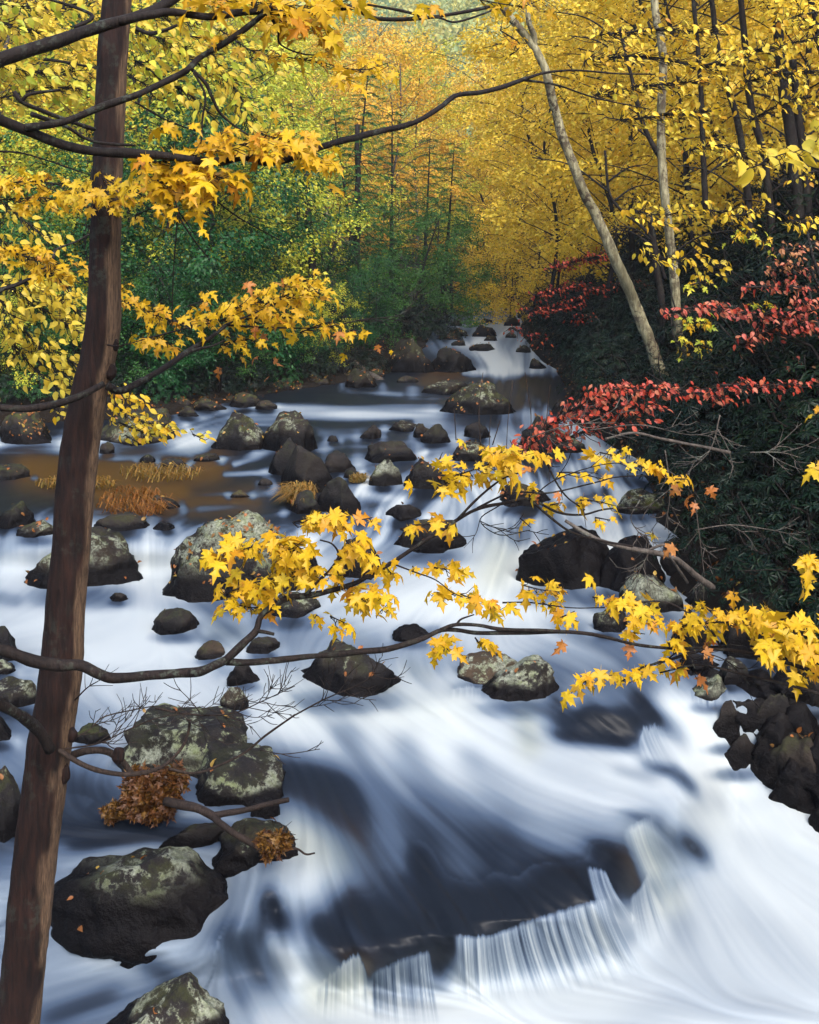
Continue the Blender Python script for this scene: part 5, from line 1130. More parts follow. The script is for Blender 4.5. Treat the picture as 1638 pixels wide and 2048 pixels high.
b.bare([(660, 655, 4.7), (720, 640, 4.7), (790, 632, 4.8), (830, 612, 4.9)], 1.3, .8, 8, 90, 2)
b.done()

# upper limb, orange leaves hanging from the top edge
b = Bough('maple_bough', 'thick dark limb crossing the trunk at the top with large orange yellow leaves', 'branch', (270, 35, 3.1), 3, 'maple branches in the foreground')
b.limb([(-60, 138, 2.9), (0, 118, 2.95), (85, 96, 3.0), (200, 57, 3.1), (270, 35, 3.15), (320, 14, 3.2), (370, -22, 3.25)], 14, 10)
b.limb([(235, 46, 3.12), (300, 30, 3.15), (345, 22, 3.2), (420, 31, 3.25), (480, 24, 3.3), (540, 24, 3.3), (600, 32, 3.35), (645, 25, 3.4), (705, 14, 3.4), (750, 36, 3.5), (850, 35, 3.6), (950, 20, 3.7), (1020, 4, 3.8)], 9.5, 3.2)
b.limb([(735, 9, 3.45), (800, 20, 3.5), (850, 33, 3.6), (880, 36, 3.6), (910, 44, 3.65), (960, 30, 3.7), (1015, 8, 3.8)], 3, 2)
b.limb([(535, 28, 3.3), (510, 10, 3.3), (490, -20, 3.3)], 6, 5)
b.limb([(545, 40, 3.3), (556, 62, 3.3), (560, 88, 3.32), (600, 107, 3.35), (650, 112, 3.4)], 3.5, 1.2)
b.limb([(150, 55, 3.3), (185, 32, 3.35), (120, 5, 3.4), (60, -10, 3.4)], 4, 3)
for st, n, sp, sz in [([(395, -5), (480, 0), (560, 10), (640, 10), (720, -5)], 64, 20, (40, 62)), ([(560, 40), (610, 55), (655, 62)], 16, 18, (42, 58)), ([(560, 112), (640, 125), (720, 140), (780, 125)], 34, 20, (26, 40)), ([(380, 72), (440, 82), (470, 70)], 12, 14, (26, 34)), ([(960, 0), (1040, 12), (1080, 0)], 14, 16, (30, 44)), ([(840, 8), (860, 18)], 4, 10, (30, 40)), ([(1000, 60), (1040, 90), (1010, 120)], 14, 20, (18, 26))]:
    b.spray([(x, y, 3.35) for x, y in st], n, sp, sz, mat=(L_MAPLE, L_MAPLE, L_MAPLE))
b.done()

# forked limb with the big leaf cluster
b = Bough('maple_bough', 'long dark limb sweeping from left edge to upper right with large yellow leaf cluster', 'branch', (280, 308, 3.2), 4, 'maple branches in the foreground')
b.limb([(-60, 218, 3.0), (0, 241, 3.05), (60, 262, 3.1), (130, 290, 3.15), (190, 303, 3.2), (280, 309, 3.25), (350, 317, 3.3), (400, 322, 3.3), (445, 322, 3.35), (490, 312, 3.4), (545, 322, 3.45), (605, 307, 3.5), (640, 293, 3.5), (700, 276, 3.6), (760, 262, 3.7), (830, 245, 3.8), (880, 215, 3.9), (912, 191, 4.0), (960, 186, 4.1), (1010, 173, 4.2), (1052, 157, 4.3)], 10, 4.0)
b.limb([(1052, 157, 4.3), (1090, 146, 4.35), (1150, 141, 4.4), (1230, 146, 4.5), (1310, 148, 4.6)], 3.2, 1.4)
b.limb([(1045, 160, 4.3), (1110, 170, 4.4), (1190, 195, 4.5), (1300, 218, 4.6)], 2.8, 1.2)
b.limb([(50, 255, 3.08), (130, 243, 3.1), (200, 216, 3.12), (262, 196, 3.15), (300, 180, 3.2), (350, 156, 3.25), (375, 140, 3.25), (400, 116, 3.3), (450, 86, 3.3), (500, 50, 3.3), (545, 12, 3.3)], 8, 6)
b.limb([(30, 182, 3.4), (45, 202, 3.4), (90, 222, 3.45), (130, 237, 3.5), (190, 258, 3.6)], 5, 4); b.limb([(45, 200, 3.4), (62, 187, 3.4), (122, 179, 3.45)], 4, 3); b.limb([(65, 226, 3.3), (130, 250, 3.4), (185, 282, 3.45), (270, 292, 3.5)], 5, 2.5)
b.limb([(383, 140, 3.27), (410, 166, 3.28), (424, 195, 3.3), (440, 226, 3.32), (470, 252, 3.35), (498, 270, 3.35)], 4, 1.8); b.limb([(386, 144, 3.27), (410, 190, 3.28), (405, 235, 3.3), (402, 288, 3.3)], 2.6, 1.6)
b.limb([(350, 400, 3.3), (362, 440, 3.3), (388, 480, 3.3), (420, 520, 3.35)], 2.2, 1.2); b.limb([(358, 410, 3.3), (352, 470, 3.3), (346, 560, 3.35), (344, 650, 3.4)], 2.0, 1.0); b.limb([(415, 385, 3.4), (470, 430, 3.5), (560, 480, 3.6)], 2.0, 1.0); b.limb([(270, 205, 3.3), (330, 240, 3.4), (390, 262, 3.5)], 2.2, 1.5)
for st, n, sp, sz in [([(285, 325), (350, 320), (430, 300), (500, 285), (570, 275)], 62, 20, (36, 54)), ([(290, 350), (350, 370), (420, 350), (470, 370)], 46, 20, (38, 58)), ([(560, 300), (610, 300), (650, 330)], 24, 18, (34, 48)), ([(530, 270), (600, 290), (640, 310)], 24, 18, (30, 44)),
                      ([(315, 250), (345, 262)], 4, 14, (34, 42)), ([(372, 245), (376, 250)], 1, 4, (36, 40)), ([(350, 390), (400, 400), (380, 420)], 12, 14, (34, 56)), ([(440, 260), (480, 260)], 8, 12, (26, 36)), ([(270, 430), (340, 410), (390, 470)], 14, 18, (22, 30)), ([(660, 378), (666, 380)], 1, 2, (44, 46))]:
    b.spray([(x, y, 3.35) for x, y in st], n, sp, sz)
b.done()

# the long low branch over the white water, both forks
b = Bough('maple_bough', 'long low dark branch forking over the white water with clusters of yellow maple leaves', 'branch', (300, 1358, 3.4), 5, 'maple branches in the foreground')
b.limb([(-60, 1284, 3.3), (0, 1298, 3.32), (60, 1319, 3.35), (120, 1331, 3.38), (160, 1333, 3.4), (195, 1350, 3.4), (230, 1359, 3.42), (300, 1358, 3.45), (360, 1350, 3.5), (400, 1344, 3.5), (430, 1330, 3.52), (458, 1318, 3.55)], 11, 8.5)
b.limb([(450, 1322, 3.54), (490, 1284, 3.56), (512, 1262, 3.58), (522, 1232, 3.6), (552, 1208, 3.62), (582, 1196, 3.65), (640, 1187, 3.7), (708, 1168, 3.75), (750, 1145, 3.8), (785, 1126, 3.85), (850, 1081, 3.9), (913, 1040, 4.0), (955, 1017, 4.05), (1007, 1006, 4.1), (1058, 997, 4.2), (1117, 1024, 4.3), (1167, 1029, 4.4), (1218, 1017, 4.5), (1312, 1014, 4.6)], 7.5, 1.6)
b.limb([(915, 1038, 4.0), (947, 1005, 4.0), (977, 978, 4.02), (1007, 957, 4.05), (1040, 945, 4.1)], 3, 1.4)
b.limb([(955, 1015, 4.05), (1023, 985, 4.15), (1100, 985, 4.2), (1195, 964, 4.3), (1234, 954, 4.4), (1312, 950, 4.5)], 2.2, 1.0)
b.limb([(1060, 998, 4.2), (1117, 1047, 4.25), (1148, 1066, 4.3), (1195, 1081, 4.35), (1265, 1093, 4.4)], 2.8, 2)
b.limb([(452, 1324, 3.55), (500, 1326, 3.55), (580, 1319, 3.6), (660, 1312, 3.62), (722, 1304, 3.65), (780, 1298, 3.68), (842, 1280, 3.7), (880, 1263, 3.72), (915, 1262, 3.75), (960, 1268, 3.78), (1050, 1266, 3.8), (1150, 1266, 3.85), (1205, 1272, 3.9), (1280, 1290, 3.95), (1360, 1297, 4.0), (1450, 1292, 4.1)], 7, 2.5)
b.limb([(880, 1262, 3.72), (910, 1252, 3.73), (955, 1252, 3.75), (1000, 1260, 3.78), (1080, 1262, 3.8), (1180, 1268, 3.88)], 4.5, 3); b.limb([(912, 1252, 3.73), (922, 1240, 3.74), (948, 1230, 3.75)], 3.2, 1.5)
b.limb([(613, 1188, 3.66), (643, 1157, 3.66), (660, 1140, 3.66), (677, 1112, 3.66), (665, 1089, 3.66), (640, 1080, 3.64)], 3.5, 1.4); b.limb([(514, 1262, 3.58), (530, 1264, 3.56), (548, 1268, 3.55)], 4, 3)
b.limb([(785, 1128, 3.85), (830, 1145, 3.85), (870, 1160, 3.85), (905, 1186, 3.85), (940, 1200, 3.85)], 1.8, .9)
for st, n, sp, sz in [([(440, 1115), (500, 1095), (560, 1085), (610, 1090)], 30, 15, (34, 48)), ([(455, 1185), (510, 1165), (570, 1150), (610, 1135)], 46, 18, (34, 50)), ([(460, 1205), (500, 1215), (545, 1212)], 14, 12, (34, 46)), ([(585, 1045), (640, 1032), (690, 1055)], 20, 13, (34, 48)), ([(590, 1100), (560, 1110), (620, 1075)], 14, 16, (32, 46)),
                      ([(690, 1080), (715, 1105), (705, 1120)], 9, 12, (38, 50)), ([(680, 1165), (720, 1195), (765, 1195)], 24, 14, (32, 46)), ([(660, 1232), (690, 1246)], 6, 10, (32, 42)), ([(632, 1230), (640, 1235)], 2, 4, (28, 32)), ([(752, 1232), (776, 1208)], 3, 5, (32, 36)), ([(765, 1125), (785, 1150)], 9, 12, (32, 44)), ([(720, 1040), (745, 1035)], 2, 5, (32, 38)), ([(650, 1150), (700, 1150)], 8, 12, (32, 44)),
                      ([(868, 1135), (905, 1140)], 8, 11, (28, 38)), ([(868, 1185), (925, 1190), (958, 1205)], 14, 10, (30, 42)), ([(975, 1215), (1000, 1212)], 7, 9, (30, 40)), ([(862, 1275), (890, 1292), (895, 1300)], 8, 8, (30, 40)), ([(950, 1275), (965, 1295)], 5, 7, (30, 38)), ([(825, 1132), (830, 1140)], 2, 3, (24, 28)),
                      ([(885, 955), (930, 945), (990, 925), (1040, 920)], 40, 17, (34, 50)), ([(870, 935), (885, 905)], 5, 9, (34, 42)), ([(914, 878), (917, 880)], 1, 2, (34, 36)), ([(818, 962), (820, 963)], 1, 2, (34, 36)), ([(965, 905), (1010, 905), (1055, 900)], 14, 13, (36, 50)), ([(1090, 908), (1105, 906)], 2, 5, (36, 42)), ([(800, 1058), (830, 1050), (885, 1050), (905, 1055)], 11, 8, (26, 36))]:
    b.spray([(x, y, 3.7 + (.3 if x > 780 else 0)) for x, y in st], n, sp, sz)
for st, n, sp, sz in [([(1118, 945), (1155, 946), (1212, 960)], 4, 4, (28, 34)), ([(1200, 905), (1232, 912)], 6, 8, (30, 38)), ([(1255, 895), (1260, 898)], 1, 2, (32, 34)), ([(1265, 925), (1300, 938), (1320, 925)], 9, 9, (28, 38)), ([(1160, 1000), (1190, 1002), (1232, 1012)], 7, 8, (28, 36)), ([(1190, 1035), (1220, 1040)], 3, 6, (28, 34)), ([(1040, 1036), (1062, 1055)], 2, 4, (28, 32)), ([(1350, 958), (1385, 958)], 4, 6, (28, 36)), ([(1305, 1066), (1307, 1067)], 1, 2, (32, 34)), ([(1100, 1010), (1125, 1005)], 4, 8, (28, 34)), ([(1058, 975), (1075, 985)], 4, 7, (28, 34))]:
    b.spray([(x, y, 4.3) for x, y in st], n, sp, sz)
for x, y in [(1065, 938), (1068, 985), (1110, 985), (1390, 1010), (1360, 975), (1418, 972), (1350, 1092), (1378, 990), (1128, 1285), (947, 1220), (480, 1140), (600, 1125)]: b.spray([(x, y, 4.2)], 1, 3, (26, 36), mat=L_OLDMAPLE, hang=1.6)
b.bare([(1000, 1010, 4.1), (960, 1040, 4.1), (1000, 1070, 4.1), (1060, 1060, 4.1)], 1.3, .8, 6, 90, 2); b.bare([(1060, 1000, 4.2), (1110, 960, 4.2), (1200, 930, 4.2), (1270, 925, 4.3)], 1.3, .8, 6, 80, 1)
b.bare([(1078, 880, 4.3), (1100, 940, 4.3), (1130, 990, 4.3), (1170, 1020, 4.3)], 2.4, 1.5, 4, 60, 1)
b.done()

# branch reaching in from the right edge
b = Bough('maple_bough', 'dense bright yellow maple leaves over dark rocks at the lower right edge', 'branch', (1640, 1330, 4.0), 6, 'maple branches in the foreground')
b.limb([(1700, 1372, 3.9), (1620, 1340, 3.95), (1520, 1310, 4.0), (1420, 1300, 4.0), (1330, 1322, 4.0), (1280, 1335, 4.0)], 5, 2); b.limb([(1700, 1400, 3.9), (1600, 1375, 3.95), (1500, 1352, 4.0), (1400, 1330, 4.0), (1320, 1345, 4.0)], 4, 1.5)
b.limb([(1440, 1292, 4.05), (1420, 1260, 4.0), (1380, 1230, 4.0), (1330, 1205, 4.0), (1260, 1205, 4.0)], 2.6, 1.2); b.limb([(1005, 1205, 4.0), (1060, 1205, 4.0), (1140, 1215, 4.0), (1210, 1215, 4.0)], 1.8, 1.0)
for st, n, sp, sz in [([(1045, 1170), (1085, 1180), (1135, 1185)], 13, 9, (32, 42)), ([(1172, 1155), (1178, 1157)], 1, 2, (36, 40)), ([(1085, 1205), (1105, 1215)], 4, 7, (34, 42)), ([(1120, 1236), (1150, 1222)], 3, 5, (34, 40)), ([(1185, 1194), (1205, 1197)], 2, 4, (34, 40)), ([(1215, 1207), (1260, 1212), (1310, 1200)], 17, 11, (34, 46)), ([(1280, 1235), (1312, 1240)], 8, 9, (34, 44)),
                      ([(1252, 1264), (1290, 1268)], 4, 7, (30, 38)), ([(1336, 1252), (1345, 1258)], 4, 8, (34, 42)), ([(1335, 1285), (1350, 1295)], 6, 8, (32, 42)), ([(1385, 1213), (1432, 1222)], 7, 8, (32, 42)), ([(1466, 1187), (1472, 1190)], 1, 2, (36, 40)), ([(1365, 1252), (1430, 1245), (1500, 1245), (1565, 1258)], 44, 13, (34, 48)), ([(1500, 1218), (1535, 1216)], 5, 8, (34, 44)),
                      ([(1520, 1285), (1575, 1270), (1640, 1255)], 30, 16, (40, 58)), ([(1530, 1315), (1570, 1322)], 9, 9, (36, 48)), ([(1590, 1300), (1640, 1305)], 13, 12, (38, 54)), ([(1595, 1345), (1645, 1352)], 10, 10, (36, 46)), ([(1145, 1380), (1180, 1358), (1225, 1350)], 10, 7, (34, 44)), ([(1245, 1362), (1280, 1338), (1325, 1320)], 9, 7, (32, 42)), ([(1362, 1328), (1372, 1333)], 2, 5, (38, 46)), ([(1560, 1255), (1570, 1250)], 3, 7, (26, 34))]:
    b.spray([(x, y, 4.0) for x, y in st], n, sp, sz)
for x, y in [(1415, 1290), (1405, 1300), (1420, 1275), (1260, 1290), (1390, 1350), (1540, 1270)]: b.spray([(x, y, 4.0)], 1, 5, (28, 38), mat=L_OLDMAPLE, hang=1.6)
b.bare([(1330, 1322, 4.0), (1370, 1300, 4.0), (1450, 1320, 4.0), (1500, 1370, 4.0)], 1.4, .8, 8, 90, 2)
b.done()
b = Bough('maple_twig', 'few large drooping yellow leaves on thin twigs at the right edge before the black thicket', 'branch', (1638, 1120, 4.2), 7)
b.twig([(1690, 1130, 4.2), (1620, 1150, 4.2), (1560, 1140, 4.2), (1480, 1142, 4.2)], 1.4, .8); b.twig([(1600, 1110, 4.2), (1560, 1170, 4.2), (1530, 1215, 4.2)], 1.0, .7)
for st, n, sz in [([(1605, 1118), (1635, 1115)], 3, (46, 54)), ([(1605, 1168), (1635, 1158)], 3, (44, 52)), ([(1630, 925), (1638, 940)], 3, (34, 42)), ([(1632, 820), (1640, 830)], 2, (26, 30))]: b.spray([(x, y, 4.2) for x, y in st], n, 5, sz)
b.done()
b = Bough('beech_twig', 'pale yellow oval leaves close to the lens at the upper right edge', 'branch', (1638, 280, 2.6), 8, bark=K_TWIG)
b.spray([(1505, 335, 2.6), (1560, 310, 2.6), (1600, 300, 2.6), (1660, 265, 2.6)], 26, 14, (36, 52), 'oval', L_LEMON); b.spray([(1620, 250, 2.6), (1650, 240, 2.6)], 4, 8, (40, 50), 'oval', L_LEMON)
b.done()
b = Bough('maple_bough', 'yellow maple leaves in front of and left of the trunk at upper left', 'branch', (100, 370, 4.9), 9, 'maple branches in the foreground')
for st, n, sp, sz in [([(-20, 372), (60, 362), (130, 372), (190, 388), (230, 395)], 76, 14, (24, 34)), ([(0, 400), (80, 395), (150, 405)], 36, 14, (22, 30)), ([(205, 355), (245, 375), (300, 395)], 24, 12, (22, 30)), ([(150, 412), (200, 415), (240, 420)], 12, 8, (18, 26)), ([(-10, 490), (40, 510), (90, 520), (140, 540)], 60, 16, (22, 32)), ([(60, 560), (110, 545), (150, 535)], 24, 12, (20, 28))]:
    b.spray([(x, y, 4.9 if x < 170 else 3.72) for x, y in st], n, sp, sz, yj=.015)
b.done()

# sprays of small oval leaves, left
b = Bough('beech_bough', 'drooping sprays of small lemon yellow oval leaves at the left edge', 'branch', (40, 570, 6.0), 10)
b.limb([(-40, 588, 5.6), (0, 580, 5.65), (40, 568, 5.7), (80, 546, 5.7), (104, 520, 5.75), (112, 500, 5.8), (160, 480, 5.9), (215, 445, 6.0)], 5, 1.6)
for st, n in [([(0, 560), (60, 600), (120, 640), (175, 680)], 110), ([(0, 600), (50, 660), (100, 720), (145, 770)], 96), ([(40, 560), (100, 590), (175, 630)], 100), ([(0, 480), (60, 520), (120, 560), (150, 600)], 60), ([(0, 400), (60, 450), (120, 490)], 60), ([(30, 690), (80, 750), (135, 790)], 40), ([(90, 690), (130, 715), (165, 735)], 46), ([(0, 640), (20, 680), (40, 720)], 40)]:
    b.spray([(x, y, 6.3) for x, y in st], n, 15, (14, 23), 'oval', L_LEMON)
b.done()
b = Bough('beech_bough', 'small yellow oval leaves hanging over the shore slab right of the trunk', 'branch', (215, 780, 6.3), 11)
for st, n in [([(205, 760), (240, 788), (290, 800)], 44), ([(205, 800), (260, 830), (300, 845), (355, 850)], 66), ([(240, 845), (300, 868), (345, 862)], 36), ([(385, 868), (410, 880)], 6), ([(100, 800), (125, 832)], 10), ([(250, 870), (275, 885)], 7)]:
    b.spray([(x, y, 6.3) for x, y in st], n, 10, (12, 20), 'oval', (L_LEMON, L_MAPLE))
b.done()
b = Bough('beech_bough', 'yellow green oval leaves filling the upper left corner around the trunk', 'branch', (100, 100, 6.5), 12)
b.limb([(-40, 300, 6.5), (60, 310, 6.6), (180, 350, 6.8)], 2.5, 1.2); b.limb([(90, 118, 6.2), (150, 128, 6.2), (200, 138, 6.2)], 3.5, 2); b.limb([(272, 55, 6.2), (300, 66, 6.2), (330, 60, 6.2), (355, 50, 6.2)], 5, 3)
for st, n in [([(-10, 40), (60, 60), (120, 75), (190, 60)], 110), ([(-10, 130), (80, 145), (180, 140)], 90), ([(-10, 200), (90, 175), (185, 180)], 90), ([(265, 60), (330, 80), (410, 115)], 100), ([(270, 120), (330, 160), (380, 190), (440, 250)], 100), ([(420, 100), (460, 160), (510, 240)], 90), ([(265, 25), (340, 35), (430, 55)], 90), ([(-10, 5), (80, 15), (190, 5)], 100), ([(340, 95), (420, 140), (480, 170)], 60), ([(470, 200), (500, 250), (540, 275)], 40), ([(255, 150), (290, 170), (310, 200)], 30), ([(440, 60), (500, 100), (560, 130)], 60)]:
    b.spray([(x, y, 6.4) for x, y in st], n, 17, (16, 26), 'oval', (L_LEMON, L_LEMON, L_LIME))
b.done()

# red dogwood sprays, right bank
def red_bough(label, strokes, Y, mats, size, seed, sp=12):
    b = Bough('dogwood_bough', label, 'branch', (*strokes[-1][0][-1], Y), seed, 'red leaved branches of the right bank', K_TWIG)
    for st, n in strokes: b.spray([(x, y, Y + (x - 1200) * -.0008) for x, y in st], int(n * 1.5), sp, (size[0] * .8, size[1] * .8), 'oval', mats, yj=.04)
    b.done()
red_bough('scarlet leaved branch arching over the pale rounded boulder', [([(1055, 890), (1110, 842), (1180, 800), (1250, 780)], 130), ([(1100, 895), (1150, 870), (1220, 850), (1300, 830)], 70), ([(1180, 790), (1260, 775), (1330, 785)], 90), ([(1060, 880), (1040, 890)], 14), ([(1160, 830), (1240, 815), (1330, 810)], 60), ([(1300, 775), (1400, 785), (1460, 800)], 60), ([(1440, 770), (1530, 770), (1625, 768)], 60)], 8.2, (L_RED, L_RED, L_PINK), (12, 20), 31)
red_bough('rose red layered sprays in front of the rhododendron at the right edge', [([(1330, 628), (1400, 612), (1460, 615)], 46), ([(1440, 620), (1530, 628), (1640, 622)], 90), ([(1480, 690), (1540, 660), (1600, 650), (1640, 660)], 90), ([(1490, 575), (1560, 572), (1630, 575)], 40), ([(1590, 600), (1640, 610)], 20)], 9.0, (L_PINK, L_PINK, L_RED), (12, 20), 32, 10)
red_bough('faded russet sprays above the rose red ones at the right edge', [([(1540, 540), (1580, 530), (1640, 545)], 50), ([(1560, 500), (1610, 495)], 24), ([(1590, 725), (1620, 735)], 8), ([(1490, 1050), (1520, 1035)], 14)], 9.6, (L_SALMON, L_SALMON, L_PINK), (11, 17), 33, 13)
red_bough('crimson sprays beside the upper cascade behind the leaning pale trunk', [([(1050, 622), (1110, 615), (1170, 600)], 110), ([(1110, 535), (1160, 520), (1210, 512)], 90), ([(1070, 590), (1140, 572), (1210, 580)], 110), ([(1140, 640), (1180, 635)], 20), ([(1230, 570), (1300, 565)], 30), ([(1020, 655), (1060, 670), (1090, 690)], 24)], 19.0, (L_RED,), (7, 11), 34, 8)
b = Bough('maple_sapling_bough', 'small lime yellow maple leaves before the upright pale trunk', 'branch', (1400, 640, 10), 35)
for st, n in [([(1370, 640), (1400, 640), (1420, 650)], 24), ([(1380, 570), (1420, 560)], 14), ([(1355, 675), (1370, 715)], 10), ([(1395, 690), (1420, 695)], 10), ([(1500, 615), (1540, 610)], 12), ([(1460, 480), (1500, 460), (1540, 500)], 30)]: b.spray([(x, y, 10.0) for x, y in st], n, 8, (12, 20), 'maple', (L_LIME, L_MAPLE))
b.done()
# gold sprays of the nearer right hand trees
for lab, sts, sd in [('layered gold sprays at the top right crossing both pale trunks', [([(1170, 120), (1280, 112), (1400, 130), (1500, 120)], 150), ([(1190, 190), (1300, 170), (1420, 165)], 130), ([(1240, 240), (1340, 230), (1450, 220)], 110), ([(1200, 70), (1330, 60), (1470, 70)], 110)], 41),
                     ('layered gold sprays along the upper right edge before the dark trunks', [([(1480, 110), (1560, 90), (1660, 70)], 110), ([(1450, 180), (1540, 150), (1660, 140)], 120), ([(1500, 240), (1580, 200), (1660, 190)], 90), ([(1550, 50), (1600, 30), (1660, 20)], 60), ([(1600, 350), (1640, 340)], 24), ([(1580, 440), (1640, 450)], 34)], 42),
                     ('sparse gold sprays hanging beside the upright pale trunk at its middle', [([(1380, 300), (1450, 290), (1520, 330)], 80), ([(1260, 420), (1330, 430), (1400, 410)], 70), ([(1280, 500), (1340, 520), (1400, 500)], 60), ([(1420, 420), (1480, 430), (1540, 410)], 60), ([(1400, 540), (1450, 530)], 30)], 43)]:
    b = Bough('birch_bough', lab, 'branch', (*sts[0][0][-1], 10.5), sd, 'gold sprays of the near right trees')
    for st, n in sts: b.spray([(x, y, 10.5) for x, y in st], n, 15, (11, 19), 'oval', (L_GOLD, L_GOLD, L_MAPLE))
    b.done()

# ------------------------------------------------------------------ standing trunks on the right bank
b = Bough('sycamore', 'pale trunk leaning left over the stream, forked at its top', 'tree', (1325, 790, 13), 51, bark=K_PALE, limb='trunk')
b.limb([(985, -20, 12.4), (1012, 25, 12.4), (1060, 85, 12.5), (1090, 140, 12.5), (1105, 200, 12.6), (1121, 260, 12.7), (1146, 330, 12.7), (1180, 410, 12.8), (1214, 480, 12.8), (1244, 550, 12.9), (1270, 610, 13), (1295, 670, 13), (1320, 745, 13), (1345, 830, 13)], 7, 13, 80, 16, .09, wob=.5)
b.limb([(1068, 100, 12.5), (1066, 70, 12.45), (1056, 35, 12.4), (1062, -20, 12.4)], 6, 5, name='fork'); b.done()
b = Bough('sycamore', 'pale upright trunk right of the leaning one', 'tree', (1368, 790, 13.6), 52, bark=K_PALE, limb='trunk')
b.limb([(1306, -30, 13.4), (1312, 30, 13.4), (1326, 120, 13.4), (1322, 250, 13.5), (1330, 400, 13.5), (1345, 520, 13.6), (1353, 620, 13.6), (1367, 745, 13.6), (1375, 840, 13.6)], 7.5, 10, 80, 16, .09, wob=.5); b.done()
for k, (pts, r0, r1, lab) in enumerate([
        ([(1552, -30), (1562, 130), (1585, 300), (1600, 470), (1605, 600)], 10, 13, 'dark trunk nearest the right edge among the gold leaves'), ([(1585, 120), (1600, 260), (1618, 420), (1622, 560)], 7, 9, 'dark trunk just right of the dark one nearest the edge'),
        ([(1420, -30), (1436, 100), (1470, 220), (1490, 330), (1500, 480)], 5, 8, 'slim dark trunk curving between the upright pale trunk and the edge'), ([(1385, -20), (1398, 120), (1405, 260), (1410, 420)], 4, 6, 'slim dark trunk close right of the upright pale trunk'),
        ([(1480, -30), (1490, 90), (1500, 200), (1530, 320), (1545, 480)], 6, 8, 'dark trunk with crooked boughs in the upper right'), ([(1240, 60), (1262, 150), (1290, 260), (1330, 330)], 3, 6, 'thin dark stem between the two pale trunks'), ([(1302, 430), (1310, 520), (1325, 620), (1330, 700)], 6, 8, 'dark stem hugging the left side of the upright pale trunk'), ([(1210, 300), (1225, 400), (1300, 470), (1330, 560)], 2.5, 4, 'thin dark stem behind the leaning pale trunk')]):
    b = Bough('tree', lab, 'tree', (*pts[-1], 14.5), 60 + k, limb='trunk'); b.limb([(x, y, 14.5) for x, y in pts], r0, r1, 30, 8, .12)
    q = smooth_path(pts, 30)
    for j in range(4):
        i = int(b.r.integers(3, 26)); sx = b.r.choice([-1, 1]); l = b.r.uniform(60, 170)
        b.bare([(q[i][0], q[i][1], 14.5), (q[i][0] + sx * l * .5, q[i][1] - l * .35, 14.5), (q[i][0] + sx * l, q[i][1] - l * .45, 14.4)], 2.4, 1.0, 4, 60, 1)
    b.done()
# trunks and logs on the left shore
for k, (pts, Y, r0, r1, lab, nm) in enumerate([
        ([(612, 340), (618, 450), (625, 560), (630, 660), (632, 770)], 22.5, 6, 11, 'dark straight trunk on the left shore behind the leaf spray', 'tree'), ([(714, 250), (716, 400), (714, 520), (712, 640), (710, 700)], 27, 5, 10, 'dark hemlock trunk left of the stream head', 'tree'),
        ([(660, 560), (664, 650), (668, 760)], 22.5, 6, 10, 'dark leaning trunk in the shade of the left shore', 'tree'), ([(684, 600), (690, 680), (696, 755)], 22.5, 5, 8, 'short dark trunk nearest the sloping slab on the left shore', 'tree'), ([(660, 380), (650, 440), (640, 520)], 26, 3, 5, 'thin pale birch stem on the left shore', 'tree')]):
    b = Bough(nm, lab, 'tree', (*pts[-1], Y), 70 + k, bark=K_PALE if 'birch' in lab else K_DARK, limb='trunk'); b.limb([(x, y, Y) for x, y in pts], r0, r1, 30, 8, .1); b.bare([(x, y, Y) for x, y in pts[:3]], 2, 1.2, 7, 110, 2); b.done()
b = Bough('fallen_log', 'grey fallen log lying on the left shore below the hemlocks', 'log', (600, 700, 21.5), 80, bark=K_GREY, limb='log'); b.limb([(548, 722, 21), (600, 702, 21.5), (660, 682, 22), (720, 670, 22.5)], 7, 5, 24, 10, .12); b.done()
b = Bough('fallen_log', 'second fallen log sloping into the pool beside the dark slab', 'log', (720, 745, 20.5), 81, bark=K_GREY, limb='log'); b.limb([(650, 690, 21.5), (700, 725, 21), (762, 765, 20)], 9, 7, 24, 10, .12); b.done()

# ------------------------------------------------------------------ bare and broken branches
b = Bough('dead_branch', 'bare brown branch with fine leafless twigs right of the trunk', 'branch', (125, 1498, 3.8), 90, bark=K_TWIG)
b.limb([(112, 1492, 3.8), (170, 1531, 3.8), (220, 1545, 3.85), (270, 1548, 3.9), (322, 1535, 4.0), (358, 1503, 4.05), (374, 1472, 4.1), (380, 1440, 4.1)], 5.5, 2.6)
b.limb([(338, 1538, 4.0), (390, 1546, 4.05), (440, 1530, 4.1), (490, 1505, 4.15), (532, 1470, 4.2), (590, 1430, 4.2)], 3.2, 2.0)
b.limb([(135, 1512, 3.9), (175, 1500, 3.9), (215, 1504, 3.95), (245, 1524, 4.0), (262, 1545, 4.0)], 8, 6)
b.bare([(590, 1430, 4.2), (650, 1398, 4.25), (715, 1370, 4.3), (756, 1345, 4.3)], 1.8, .7, 11, 95, 2); b.bare([(310, 1416, 4.1), (360, 1426, 4.1), (420, 1431, 4.1), (475, 1424, 4.1), (525, 1402, 4.15), (590, 1372, 4.2)], 2.2, .8, 15, 100, 2)
b.bare([(120, 1490, 3.8), (175, 1462, 3.9), (205, 1435, 3.95), (260, 1421, 4.0), (308, 1412, 4.0)], 2.2, 1.0, 8, 70, 2); b.bare([(130, 1498, 3.8), (200, 1486, 3.9), (255, 1460, 4.0), (330, 1432, 4.0), (420, 1430, 4.1)], 1.8, 1.0, 9, 90, 2); b.bare([(520, 1500, 4.2), (570, 1508, 4.2), (640, 1498, 4.2)], 1.1, .7, 4, 50, 1)
b.bare([(400, 1425, 4.1), (380, 1400, 4.1), (360, 1380, 4.1)], 1.2, .7, 5, 60, 1); b.done()
